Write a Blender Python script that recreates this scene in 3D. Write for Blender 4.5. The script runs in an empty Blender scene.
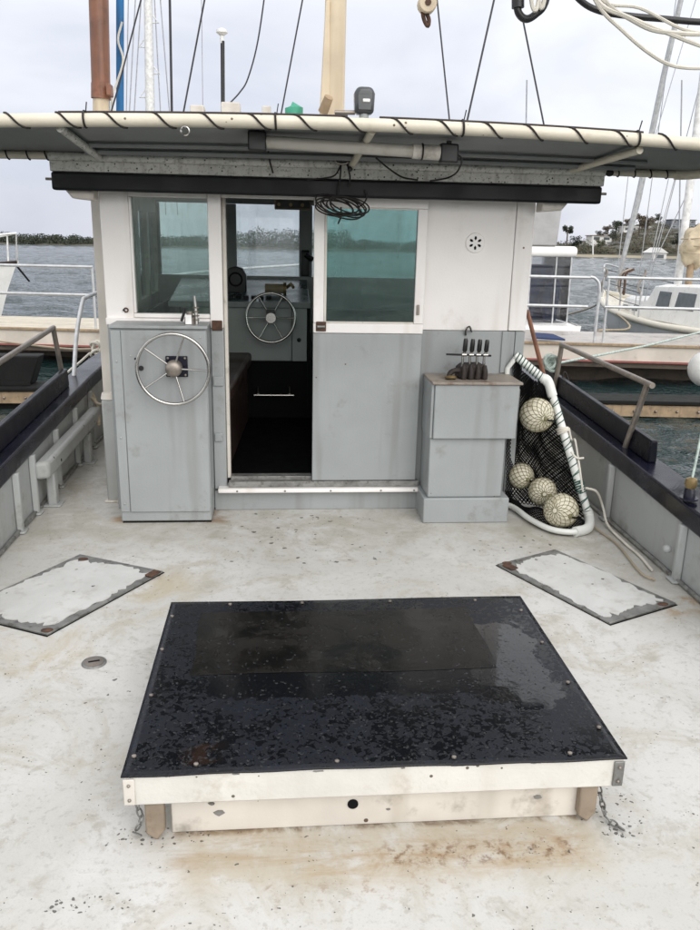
import bpy, math, random
import numpy as np
from mathutils import Vector, Matrix
random.seed(7); rng = np.random.default_rng(7)
S = bpy.context.scene
C = S.collection
PI = math.pi; R = math.radians

# ------------------------------------------------------------------ camera, sky, sun, exposure
FPX, CX, CY, HC = 800.0, 350.0, 465.0, 1.6          # focal length in photo pixels, principal point, eye height above deck
VP, SLOPE = (279.0, 232.0), 0.022
Fv = np.array([(VP[0]-CX)/FPX, -(VP[1]-CY)/FPX, 1.0]); Fv /= np.linalg.norm(Fv)
Gv = np.array([(VP[0]+500-CX)/FPX, -(VP[1]+SLOPE*500-CY)/FPX, 1.0])
Uv = np.cross(Fv, Gv); Uv /= np.linalg.norm(Uv)
if Uv[1] < 0: Uv = -Uv
Rv = np.cross(Uv, Fv)
if Rv[0] < 0: Rv = -Rv
MB_ = np.array([Rv, Fv, Uv])
TRIM = R(0.8)                                        # the boat sits a little bow-up on the water
RX = np.array([[1, 0, 0], [0, math.cos(TRIM), -math.sin(TRIM)], [0, math.sin(TRIM), math.cos(TRIM)]])
ME_ = RX @ MB_
OB_ = np.array([0, 0, HC]); OE_ = RX @ OB_
def _pt(M, o, x, y, X=None, Y=None, Z=None):
    d = M @ np.array([(x-CX)/FPX, -(y-CY)/FPX, 1.0])
    t = (Z-o[2])/d[2] if Z is not None else ((Y-o[1])/d[1] if Y is not None else (X-o[0])/d[0])
    return Vector(o + t*d)
def P(x, y, **k): return _pt(MB_, OB_, x, y, **k)    # boat frame: x right, y to the bow, z up from the deck
def E(x, y, **k): return _pt(ME_, OE_, x, y, **k)    # harbour frame
cd = bpy.data.cameras.new('camera'); cam = bpy.data.objects.new('camera', cd); C.objects.link(cam)
cd.sensor_fit = 'VERTICAL'; cd.sensor_height = 24; cd.lens = 24*FPX/930; cd.clip_start = .05; cd.clip_end = 5000
mw = Matrix.Identity(4)
for i in range(3):
    mw[i][0] = ME_[i, 0]; mw[i][1] = ME_[i, 1]; mw[i][2] = -ME_[i, 2]; mw[i][3] = OE_[i]
cam.matrix_world = mw; S.camera = cam
S.render.engine = 'CYCLES'; S.cycles.max_bounces = 5; S.cycles.diffuse_bounces = 3; S.cycles.use_adaptive_sampling = True; S.cycles.adaptive_threshold = .02; S.cycles.glossy_bounces = 3; S.cycles.transparent_max_bounces = 10
S.cycles.caustics_reflective = False; S.cycles.caustics_refractive = False
S.render.resolution_x = 771; S.render.resolution_y = 1024

SUN_AZ, SUN_EL = R(160), R(34)                        # azimuth clockwise from the bow
sd = Vector((math.sin(SUN_AZ)*math.cos(SUN_EL), math.cos(SUN_AZ)*math.cos(SUN_EL), math.sin(SUN_EL)))
w = bpy.data.worlds.new('World'); S.world = w; w.use_nodes = True
nt = w.node_tree; nt.nodes.clear()
def wn(t, **k):
    n = nt.nodes.new(t)
    for a, b in k.items(): setattr(n, a, b)
    return n
sky = wn('ShaderNodeTexSky', sky_type='NISHITA', sun_disc=False, sun_elevation=SUN_EL, sun_rotation=SUN_AZ, air_density=1.0, dust_density=2.0)
tc = wn('ShaderNodeTexCoord'); mp = wn('ShaderNodeMapping'); mp.inputs['Scale'].default_value = (1.0, 1.0, 2.6)
no = wn('ShaderNodeTexNoise'); no.inputs['Scale'].default_value = 2.2; no.inputs['Detail'].default_value = 5; no.inputs['Roughness'].default_value = .5
no.inputs['Distortion'].default_value = .4
dp = wn('ShaderNodeVectorMath', operation='DOT_PRODUCT'); dp.inputs[1].default_value = sd
mr = wn('ShaderNodeMapRange', interpolation_type='SMOOTHSTEP'); mr.inputs['From Min'].default_value = -.98; mr.inputs['From Max'].default_value = .35
mr.inputs['To Min'].default_value = .06; mr.inputs['To Max'].default_value = .78
ad = wn('ShaderNodeMath', operation='MULTIPLY_ADD'); ad.inputs[1].default_value = .75; 
cr = wn('ShaderNodeValToRGB'); e = cr.color_ramp.elements
e[0].position = .28; e[0].color = (.46, .49, .60, 1); e[1].position = 1.0; e[1].color = (1.12, 1.12, 1.13, 1)
m1 = e.new(.50); m1.color = (.61, .63, .71, 1); m2 = e.new(.68); m2.color = (.84, .85, .89, 1)
sk = wn('ShaderNodeVectorMath', operation='SCALE'); sk.inputs['Scale'].default_value = .1
mx = wn('ShaderNodeMix', data_type='RGBA'); mx.inputs[0].default_value = .88
bg = wn('ShaderNodeBackground'); bg.inputs['Strength'].default_value = 1.0
out = wn('ShaderNodeOutputWorld'); L = nt.links.new
L(tc.outputs['Generated'], mp.inputs['Vector']); L(mp.outputs[0], no.inputs['Vector']); L(tc.outputs['Generated'], dp.inputs[0])
L(dp.outputs['Value'], mr.inputs['Value']); L(no.outputs[0], ad.inputs[0]); L(mr.outputs[0], ad.inputs[2]); L(ad.outputs[0], cr.inputs[0])
L(sky.outputs[0], sk.inputs[0]); L(sk.outputs[0], mx.inputs[6]); L(cr.outputs[0], mx.inputs[7]); L(mx.outputs[2], bg.inputs[0]); L(bg.outputs[0], out.inputs[0])
sl = bpy.data.lights.new('sun', 'SUN'); sl.energy = 1.5; sl.angle = R(60); sl.color = (1, .97, .93)
so = bpy.data.objects.new('sun', sl); C.objects.link(so); so.rotation_euler = sd.to_track_quat('Z', 'Y').to_euler()
so.location = (0, 0, 30)
V = S.view_settings; V.view_transform = 'Standard'; V.look = 'None'; V.gamma = 1; V.exposure = 0.36; V.use_curve_mapping = False

# ------------------------------------------------------------------ mesh helpers
class MB:
    def __init__(s): s.v = []; s.f = []; s.sm = []
    def add(s, vs, fs, smooth=False):
        b = len(s.v); s.v += [tuple(p) for p in vs]; s.f += [tuple(i+b for i in q) for q in fs]; s.sm += [smooth]*len(fs); return s
    def box(s, x0, x1, y0, y1, z0, z1):
        return s.add([(x0,y0,z0),(x1,y0,z0),(x1,y1,z0),(x0,y1,z0),(x0,y0,z1),(x1,y0,z1),(x1,y1,z1),(x0,y1,z1)],
                     [(0,3,2,1),(4,5,6,7),(0,1,5,4),(1,2,6,5),(2,3,7,6),(3,0,4,7)])
    def obox(s, c, ax, ay, az):                     # oriented box, half axes as vectors
        c, ax, ay, az = map(Vector, (c, ax, ay, az))
        p = [c+ax*i+ay*j+az*k for k in (-1,1) for i, j in ((-1,-1),(1,-1),(1,1),(-1,1))]
        return s.add(p, [(0,3,2,1),(4,5,6,7),(0,1,5,4),(1,2,6,5),(2,3,7,6),(3,0,4,7)])
    def prism(s, pts, off):
        n = len(pts); off = Vector(off); a = [Vector(p) for p in pts]
        nrm = sum(((a[i]-a[0]).cross(a[(i+1) % n]-a[0]) for i in range(1, n)), Vector())
        if nrm.dot(off) > 0: a.reverse()
        return s.add(a+[p+off for p in a], [tuple(range(n)), tuple(range(2*n-1, n-1, -1))]+[(i, i+n, (i+1) % n+n, (i+1) % n) for i in range(n)])
    def tube(s, pts, r, n=8, closed=False, caps=True):
        p = [Vector(q) for q in pts]; m = len(p); rs = r if isinstance(r, (list, tuple)) else [r]*m
        vs = []; up = None
        for i in range(m):
            if closed: t = p[(i+1) % m]-p[i-1]
            else: t = p[min(i+1, m-1)]-p[max(i-1, 0)]
            if t.length < 1e-9: t = Vector((0,0,1))
            t.normalize()
            if up is None: up = t.orthogonal().normalized()
            up = (up-t*up.dot(t))
            if up.length < 1e-6: up = t.orthogonal()
            up.normalize(); w_ = t.cross(up)
            for k in range(n):
                a = 2*PI*k/n; vs.append(p[i]+(up*math.cos(a)+w_*math.sin(a))*rs[i])
        fs = []
        for i in range(m if closed else m-1):
            j = (i+1) % m
            for k in range(n): fs.append((i*n+k, i*n+(k+1) % n, j*n+(k+1) % n, j*n+k))
        s.add(vs, fs, True)
        if caps and not closed:
            b = len(s.v)-len(vs)
            s.f += [tuple(b+k for k in range(n-1, -1, -1)), tuple(b+(m-1)*n+k for k in range(n))]; s.sm += [False, False]
        return s
    def cyl(s, a, b, r, n=12): return s.tube([a, b], r if isinstance(r, (list, tuple)) else [r, r], n)
    def sphere(s, c, r, nu=16, nv=10, sc=(1,1,1)):
        c = Vector(c); vs = [c+Vector((0,0,r*sc[2]))]
        for i in range(1, nv):
            a = PI*i/nv
            for k in range(nu):
                b = 2*PI*k/nu; vs.append(c+Vector((r*sc[0]*math.sin(a)*math.cos(b), r*sc[1]*math.sin(a)*math.sin(b), r*sc[2]*math.cos(a))))
        vs.append(c-Vector((0,0,r*sc[2]))); fs = [(0, 1+k, 1+(k+1) % nu) for k in range(nu)]
        for i in range(nv-2):
            for k in range(nu): fs.append((1+i*nu+k, 1+(i+1)*nu+k, 1+(i+1)*nu+(k+1) % nu, 1+i*nu+(k+1) % nu))
        l = len(vs)-1; fs += [(l, 1+(nv-2)*nu+(k+1) % nu, 1+(nv-2)*nu+k) for k in range(nu)]
        return s.add(vs, fs, True)
    def torus(s, c, ax, Rr, r, nu=40, nv=8, sq=(1,1)):
        ax = Vector(ax).normalized(); u = ax.orthogonal().normalized() if abs(ax.z) > .9 else Vector((0,0,1)).cross(ax).normalized(); v = ax.cross(u); c = Vector(c)
        return s.tube([c+u*Rr*sq[0]*math.cos(2*PI*k/nu)+v*Rr*sq[1]*math.sin(2*PI*k/nu) for k in range(nu)], r, nv, closed=True)
    def grid(s, fn, nu, nv, smooth=True):
        vs = [fn(i/nu, j/nv) for j in range(nv+1) for i in range(nu+1)]
        return s.add(vs, [(j*(nu+1)+i, j*(nu+1)+i+1, (j+1)*(nu+1)+i+1, (j+1)*(nu+1)+i) for j in range(nv) for i in range(nu)], smooth)
def curve(pts, n=8):                                 # Catmull-Rom through points
    p = [Vector(q) for q in pts]; p = [p[0]*2-p[1]]+p+[p[-1]*2-p[-2]]; o = []
    for i in range(1, len(p)-2):
        for k in range(n):
            t = k/n; a, b, c, d = p[i-1], p[i], p[i+1], p[i+2]
            o.append(.5*((2*b)+(c-a)*t+(2*a-5*b+4*c-d)*t*t+(3*b-a-3*c+d)*t**3))
    return o+[p[-2]]
ORI = {}; BOAT = []; BUILD_BOAT = [True]
def thing(name, label, cat, loc, group=None):
    o = bpy.data.objects.new(name, None); o.empty_display_size = .1; C.objects.link(o); o.location = loc
    o['label'] = label; o['category'] = cat
    if group: o['group'] = group
    ORI[o] = Vector(loc)
    if BUILD_BOAT[0]: BOAT.append(o)
    return o
def ob(name, mb, mat, parent=None, bevel=0, label=None, cat=None, group=None, kind=None, loc=None, seg=2, sharp=40):
    v = np.array(mb.v, dtype=float)
    if parent is not None: org = ORI[parent]
    elif loc is not None: org = Vector(loc)
    else: org = Vector(((v[:,0].min()+v[:,0].max())/2, (v[:,1].min()+v[:,1].max())/2, v[:,2].min()))
    v = v-np.array(org)
    me = bpy.data.meshes.new(name); me.from_pydata(v.tolist(), [], mb.f); me.materials.append(mat)
    me.polygons.foreach_set('use_smooth', mb.sm)
    me.update()
    o = bpy.data.objects.new(name, me); C.objects.link(o); ORI[o] = org
    if parent is not None: o.parent = parent
    else:
        o.location = org
        if BUILD_BOAT[0]: BOAT.append(o)
    if label: o['label'] = label
    if cat: o['category'] = cat
    if group: o['group'] = group
    if kind: o['kind'] = kind
    if bevel:
        b = o.modifiers.new('bevel', 'BEVEL'); b.width = bevel; b.segments = seg; b.limit_method = 'ANGLE'; b.angle_limit = R(40)
        b.harden_normals = False
        me.polygons.foreach_set('use_smooth', [True]*len(me.polygons)); me.set_sharp_from_angle(angle=R(sharp))
    elif any(mb.sm): me.set_sharp_from_angle(angle=R(50))
    return o
def again(o, parent, at):                            # another part that shares the mesh of o, moved by a vector
    c = o.copy(); C.objects.link(c); c.parent = parent; c.location = Vector(o.location)+Vector(at)
    return c

# ------------------------------------------------------------------ materials
def newmat(name):
    m = bpy.data.materials.new(name); m.use_nodes = True; n = m.node_tree; n.nodes.clear()
    o = n.nodes.new('ShaderNodeOutputMaterial'); b = n.nodes.new('ShaderNodeBsdfPrincipled'); n.links.new(b.outputs[0], o.inputs[0])
    return m, n, b, o
class G:                                             # small node-graph helper
    def __init__(s, n): s.n = n; s.tc = n.nodes.new('ShaderNodeTexCoord')
    def node(s, t, **k):
        q = s.n.nodes.new(t)
        for a, b in k.items(): setattr(q, a, b)
        return q
    def put(s, sock, v):
        if hasattr(v, 'is_linked'): s.n.links.new(v, sock)
        else: sock.default_value = v
    def noise(s, scale, detail=4, rough=.55, dist=0, vec=None, stretch=None):
        q = s.node('ShaderNodeTexNoise'); q.inputs['Scale'].default_value = scale; q.inputs['Detail'].default_value = detail
        q.inputs['Roughness'].default_value = rough; q.inputs['Distortion'].default_value = dist
        v = vec or s.tc.outputs['Object']
        if stretch: v = s.map(v, stretch)
        s.n.links.new(v, q.inputs['Vector']); return q.outputs[0]
    def map(s, v, sc, loc=(0,0,0)):
        q = s.node('ShaderNodeMapping'); q.inputs['Scale'].default_value = sc; q.inputs['Location'].default_value = loc
        s.n.links.new(v, q.inputs['Vector']); return q.outputs[0]
    def step(s, v, a, b, lo=0, hi=1):
        q = s.node('ShaderNodeMapRange', interpolation_type='SMOOTHSTEP'); s.put(q.inputs['Value'], v)
        q.inputs['From Min'].default_value = a; q.inputs['From Max'].default_value = b
        q.inputs['To Min'].default_value = lo; q.inputs['To Max'].default_value = hi; return q.outputs[0]
    def math(s, op, a, b=0, c=0):
        q = s.node('ShaderNodeMath', operation=op); s.put(q.inputs[0], a); s.put(q.inputs[1], b); s.put(q.inputs[2], c); return q.outputs[0]
    def mix(s, f, a, b):
        q = s.node('ShaderNodeMix', data_type='RGBA'); s.put(q.inputs[0], f)
        for k, v in ((6, a), (7, b)):
            if isinstance(v, tuple): q.inputs[k].default_value = (*v[:3], 1)
            else: s.put(q.inputs[k], v)
        return q.outputs[2]
    def vor(s, scale, vec=None, feature='F1'):
        q = s.node('ShaderNodeTexVoronoi', feature=feature); q.inputs['Scale'].default_value = scale
        s.n.links.new(vec or s.tc.outputs['Object'], q.inputs['Vector']); return q
    def xyz(s, v=None):
        q = s.node('ShaderNodeSeparateXYZ'); s.n.links.new(v or s.tc.outputs['Object'], q.inputs[0]); return q.outputs
    def bump(s, h, strength, dist=.01):
        q = s.node('ShaderNodeBump'); q.inputs['Strength'].default_value = strength; q.inputs['Distance'].default_value = dist
        s.n.links.new(h, q.inputs['Height']); return q.outputs[0]
    def warp(s, amt, scale):                         # object coordinates jittered by noise, for ragged outlines
        q = s.node('ShaderNodeTexNoise'); q.inputs['Scale'].default_value = scale; q.inputs['Detail'].default_value = 3
        s.n.links.new(s.tc.outputs['Object'], q.inputs['Vector'])
        a = s.node('ShaderNodeVectorMath', operation='MULTIPLY_ADD'); s.n.links.new(q.outputs['Color'], a.inputs[0])
        a.inputs[1].default_value = (amt, amt, amt); s.n.links.new(s.tc.outputs['Object'], a.inputs[2]); return a.outputs[0]
    def chips(s, scale, keep, size, vec):            # scattered ragged flecks: a share `keep` of the voronoi cells holds one
        v = s.vor(scale, vec); q = s.xyz(v.outputs['Color'])
        pick = s.math('LESS_THAN', q[0], keep); rad = s.math('MULTIPLY', q[1], size)
        return s.math('MULTIPLY', pick, s.math('LESS_THAN', v.outputs['Distance'], rad))
def paint(name, col, rough=.45, var=.10, scale=2.5, dirt=None, speck=None, bump=.12, metal=0, streak=None, coat=0, spec=.5):
    m, n, b, o = newmat(name); g = G(n)
    c1 = tuple(x*(1-var) for x in col); c2 = tuple(min(1, x*(1+var)) for x in col)
    nz = g.noise(scale, 3, .6); c = g.mix(g.step(nz, .3, .7), c1, c2)
    if dirt: c = g.mix(g.math('MULTIPLY', g.step(g.noise(dirt[2], 5, .68), dirt[3], dirt[3]+.18), dirt[1]), c, dirt[0])
    if streak: c = g.mix(g.math('MULTIPLY', g.step(g.noise(streak[2], 2, .6, 0, None, (1, 1, .08)), .52, .72), streak[1]), c, streak[0])
    if speck: c = g.mix(g.chips(speck[1], speck[2], speck[3], g.tc.outputs['Object']), c, speck[0])
    n.links.new(c, b.inputs['Base Color']); b.inputs['Metallic'].default_value = metal
    n.links.new(g.step(nz, .25, .75, rough-.09, rough+.12), b.inputs['Roughness'])
    b.inputs['Coat Weight'].default_value = coat; b.inputs['Specular IOR Level'].default_value = spec
    if bump:
        h = g.math('ADD', g.noise(6, 1), g.math('MULTIPLY', g.noise(90, 1), .25))
        n.links.new(g.bump(h, bump, .012), b.inputs['Normal'])
    return m
def flat(name, col, rough=.5, metal=0):
    m, n, b, o = newmat(name); g = G(n)
    nz = g.noise(9, 2); n.links.new(g.mix(g.step(nz, .3, .7), tuple(x*.85 for x in col), tuple(min(1, x*1.12) for x in col)), b.inputs['Base Color'])
    n.links.new(g.step(nz, .3, .7, rough*.8, min(1, rough*1.2)), b.inputs['Roughness']); b.inputs['Metallic'].default_value = metal; return m
def pane_mat(name, tint, film, film_fac, gloss=.02, scale=2.0):
    m, n, b, o = newmat(name); g = G(n); n.nodes.remove(b)
    t = g.node('ShaderNodeBsdfTransparent'); t.inputs[0].default_value = (*tint, 1)
    gl = g.node('ShaderNodeBsdfGlossy'); gl.inputs['Roughness'].default_value = gloss
    df = g.node('ShaderNodeBsdfDiffuse'); df.inputs[0].default_value = (*film, 1); tl = g.node('ShaderNodeBsdfTranslucent'); tl.inputs[0].default_value = (*film, 1)
    m0 = g.node('ShaderNodeMixShader'); m0.inputs[0].default_value = .75; n.links.new(df.outputs[0], m0.inputs[1]); n.links.new(tl.outputs[0], m0.inputs[2])
    m1 = g.node('ShaderNodeMixShader'); n.links.new(g.math('ADD', g.step(g.noise(scale, 4, .6, .5), .3, .75, film_fac*.35, film_fac*1.1), g.step(g.noise(9, 4, .7, .3, None, (1, 1, .12)), .5, .8, 0, film_fac*.9)), m1.inputs[0])
    n.links.new(t.outputs[0], m1.inputs[1]); n.links.new(m0.outputs[0], m1.inputs[2])
    fr = g.node('ShaderNodeFresnel'); fr.inputs[0].default_value = 1.5
    m2 = g.node('ShaderNodeMixShader'); n.links.new(fr.outputs[0], m2.inputs[0]); n.links.new(m1.outputs[0], m2.inputs[1]); n.links.new(gl.outputs[0], m2.inputs[2])
    n.links.new(m2.outputs[0], o.inputs[0]); return m

GRIME = (.16, .14, .11)
M = {}
M['white'] = paint('white_gloss_paint', (.82, .795, .775), .40, .04, 1.6, dirt=((.58, .53, .46), .40, 4.0, .57), speck=((.20, .13, .08), 24, .09, .14), streak=((.56, .50, .43), .35, 8), bump=.16)
M['lid_white'] = paint('scuffed_white_paint', (.63, .615, .575), .45, .07, 4, dirt=((.40, .36, .29), .6, 7, .54), speck=((.12, .10, .08), 30, .22, .16), streak=((.50, .45, .36), .3, 8), bump=.3)
M['offwhite'] = paint('weathered_white_paint', (.62, .585, .53), .5, .10, 3, dirt=(GRIME, .60, 5, .54), speck=((.10, .07, .05), 30, .10, .2), streak=((.34, .29, .22), .35, 8))
M['grey'] = paint('blue_grey_paint', (.295, .315, .318), .42, .06, 1.8, dirt=((.20, .195, .18), .65, 4.5, .55), speck=((.10, .06, .035), 24, .10, .13), streak=((.21, .21, .205), .5, 9), bump=.2)
M['grey_light'] = paint('pale_grey_paint', (.35, .365, .36), .45, .08, 2, dirt=((.19, .18, .16), .65, 4, .52), speck=((.08, .06, .05), 20, .10, .18), streak=((.26, .25, .23), .35, 6), bump=.15)
M['black_paint'] = paint('black_rail_paint', (.007, .008, .017), .20, .3, 4, dirt=((.04, .04, .05), .3, 7, .62), bump=.25, spec=.28)
M['wash_top'] = paint('black_board_paint', (.008, .009, .014), .32, .3, 5, dirt=((.08, .08, .08), .3, 9, .63), bump=.15, spec=.12)
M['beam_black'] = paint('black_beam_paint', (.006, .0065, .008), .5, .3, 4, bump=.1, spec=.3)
M['mottle'] = paint('mildewed_white_paint', (.64, .63, .59), .6, .10, 5, dirt=((.22, .21, .18), .75, 48, .50), speck=((.06, .06, .05), 70, .45, .34), streak=((.25, .23, .2), .4, 22))
M['under'] = paint('grey_awning_sheet', (.25, .26, .26), .5, .12, 3, dirt=((.20, .20, .19), .4, 4, .55))
M['pipe_cream'] = paint('cream_painted_pipe', (.66, .61, .50), .45, .08, 5, dirt=((.36, .29, .20), .5, 6, .57), speck=((.12, .08, .05), 40, .12, .25))
M['pvc'] = paint('white_pvc_pipe', (.70, .71, .68), .35, .06, 6, dirt=((.35, .36, .32), .4, 9, .58))
M['steel'] = paint('stainless_steel', (.44, .43, .41), .20, .10, 8, dirt=((.26, .22, .18), .5, 14, .56), metal=1, bump=0)
M['dull_steel'] = paint('weathered_tube_steel', (.28, .25, .22), .42, .2, 12, dirt=((.20, .13, .08), .55, 18, .55), metal=.75, bump=.1)
M['galv'] = paint('galvanised_rail', (.55, .56, .57), .45, .12, 10, dirt=((.3, .29, .27), .4, 14, .58), metal=.5)
M['rust'] = paint('rusty_iron', (.085, .042, .026), .8, .4, 25, dirt=((.03, .02, .016), .8, 40, .5), bump=.5)
M['bare_alu'] = paint('bare_worn_metal', (.24, .24, .23), .5, .25, 14, dirt=((.07, .06, .05), .7, 24, .5), metal=.55, bump=.35)
M['black_plastic'] = flat('black_plastic', (.014, .014, .015), .4)
M['black_rope'] = flat('black_cord', (.018, .015, .014), .7)
M['brown_strip'] = flat('dark_brown_edging', (.028, .018, .016), .55)
M['netblack'] = paint('black_netting', (.007, .007, .007), .85, .3, 9, spec=.1, bump=0)
M['twine'] = flat('dark_green_twine', (.03, .10, .08), .7)
M['float_white'] = paint('float_foam', (.62, .58, .46), .55, .12, 12, dirt=((.27, .22, .14), .75, 12, .49), speck=((.10, .08, .05), 40, .2, .3))
M['float_net'] = flat('float_netting', (.16, .15, .08), .75)
M['rope_white'] = flat('white_rope', (.62, .59, .52), .75)
M['rope_teal'] = paint('teal_rope', (.42, .50, .46), .7, .25, 40, bump=.4)
M['rope_tan'] = flat('tan_rope', (.36, .30, .21), .8)
M['tan_mast'] = paint('cream_mast_paint', (.60, .50, .36), .45, .1, 3, dirt=((.40, .31, .2), .4, 5, .55), streak=((.34, .26, .17), .4, 9))
M['brown_mast'] = paint('varnished_brown_timber', (.22, .095, .055), .4, .25, 4, dirt=((.10, .045, .03), .6, 6, .5), streak=((.08, .04, .025), .6, 14))
M['blue'] = paint('blue_sail_cover', (.012, .12, .30), .6, .2, 9)
M['timber'] = paint('weathered_timber', (.33, .24, .15), .7, .2, 6, dirt=((.12, .09, .06), .6, 9, .52), streak=((.14, .1, .07), .5, 14), bump=.4)
M['ply'] = paint('worn_plywood', (.25, .20, .15), .7, .15, 9, dirt=((.16, .11, .07), .6, 14, .52), bump=.3)
M['board_cream'] = paint('cream_pontoon_boards', (.56, .51, .42), .65, .1, 3, dirt=((.34, .29, .22), .5, 4, .55))
M['fascia'] = paint('cream_fascia', (.60, .54, .47), .6, .1, 2, dirt=((.3, .24, .18), .5, 3, .55))
M['red'] = flat('faded_red_strip', (.27, .09, .08), .7)
M['dark_wood'] = paint('wet_dark_timber', (.085, .065, .048), .6, .25, 3, dirt=((.03, .026, .02), .7, 4, .48), bump=.3)
M['dark_rubber'] = paint('dark_rubber', (.010, .011, .010), .7, .3, 6, spec=.2, bump=0)
M['wet_deck'] = paint('wet_grey_pontoon', (.44, .41, .38), .35, .15, 3, dirt=((.24, .2, .18), .5, 4, .5))
M['gelcoat'] = paint('white_gelcoat', (.78, .78, .76), .3, .04, 2, dirt=((.5, .47, .42), .3, 3, .6))
M['cream_gel'] = paint('cream_gelcoat', (.72, .68, .58), .35, .05, 2, dirt=((.45, .4, .3), .3, 3, .6))
M['hullgrey'] = paint('pale_grey_topsides', (.58, .60, .61), .35, .06, 2)
M['navy'] = paint('navy_canvas', (.012, .03, .10), .7, .2, 6)
M['canvas'] = paint('tan_canvas', (.52, .44, .31), .8, .15, 5, dirt=((.25, .18, .1), .5, 4, .5))
M['grey_canvas'] = paint('grey_canvas', (.36, .36, .36), .7, .1, 3)
M['alloy'] = flat('alloy_spar', (.52, .53, .54), .4, .4)
M['white_spar'] = flat('white_spar', (.74, .74, .73), .4)
M['wire'] = flat('stay_wire', (.06, .06, .065), .45, .6)
M['thin_wire'] = flat('thin_pale_wire', (.38, .39, .41), .5, .4)
M['brass'] = flat('tarnished_brass', (.26, .19, .09), .45, .7)
M['brown_seat'] = paint('brown_vinyl', (.050, .028, .022), .45, .2, 5)
M['interior'] = paint('pale_liner', (.42, .44, .43), .5, .06, 2, dirt=((.25, .25, .23), .4, 3, .58))
M['black_int'] = paint('black_interior_panel', (.004, .004, .005), .6, .3, 4, spec=.15, bump=0)
M['beige'] = flat('beige_plastic', (.36, .28, .18), .5)
M['dash'] = paint('dash_top', (.10, .13, .14), .30, .2, 5)
M['green_plastic'] = flat('green_plastic', (.05, .30, .20), .5)
M['tray'] = paint('brown_stained_tray', (.27, .235, .20), .5, .2, 5, dirt=((.13, .075, .045), .75, 9, .48), bump=.2)
M['handle_black'] = flat('black_grip', (.008, .008, .008), .35)
M['valve'] = paint('rusted_valve_body', (.020, .014, .012), .7, .4, 30, dirt=((.07, .032, .02), .6, 40, .55), bump=.6)
M['glass_teal'] = pane_mat('teal_window_pane', (.84, .93, .89), (.40, .52, .48), .09)
M['glass_door'] = pane_mat('teal_door_pane', (.58, .79, .75), (.34, .52, .48), .22, .03, 2.5)
M['glass_screen'] = pane_mat('misted_windscreen_pane', (.95, .99, .99), (.84, .93, .93), .22, .02, 1.5)
M['glass_dark'] = flat('grey_boat_window', (.085, .10, .11), .12)
M['clear_curtain'] = pane_mat('clear_vinyl_curtain', (.85, .86, .88), (.6, .6, .62), .08)
M['lamp_tube'] = paint('frosted_lamp_tube', (.50, .48, .43), .35, .06, 4, dirt=((.30, .26, .2), .5, 6, .52))
M['lamp_glass'] = flat('smoky_lamp_lens', (.055, .06, .065), .12)
M['lens_white'] = flat('white_lens', (.8, .8, .78), .3)
M['paper'] = flat('white_tag', (.85, .85, .84), .5)

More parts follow.
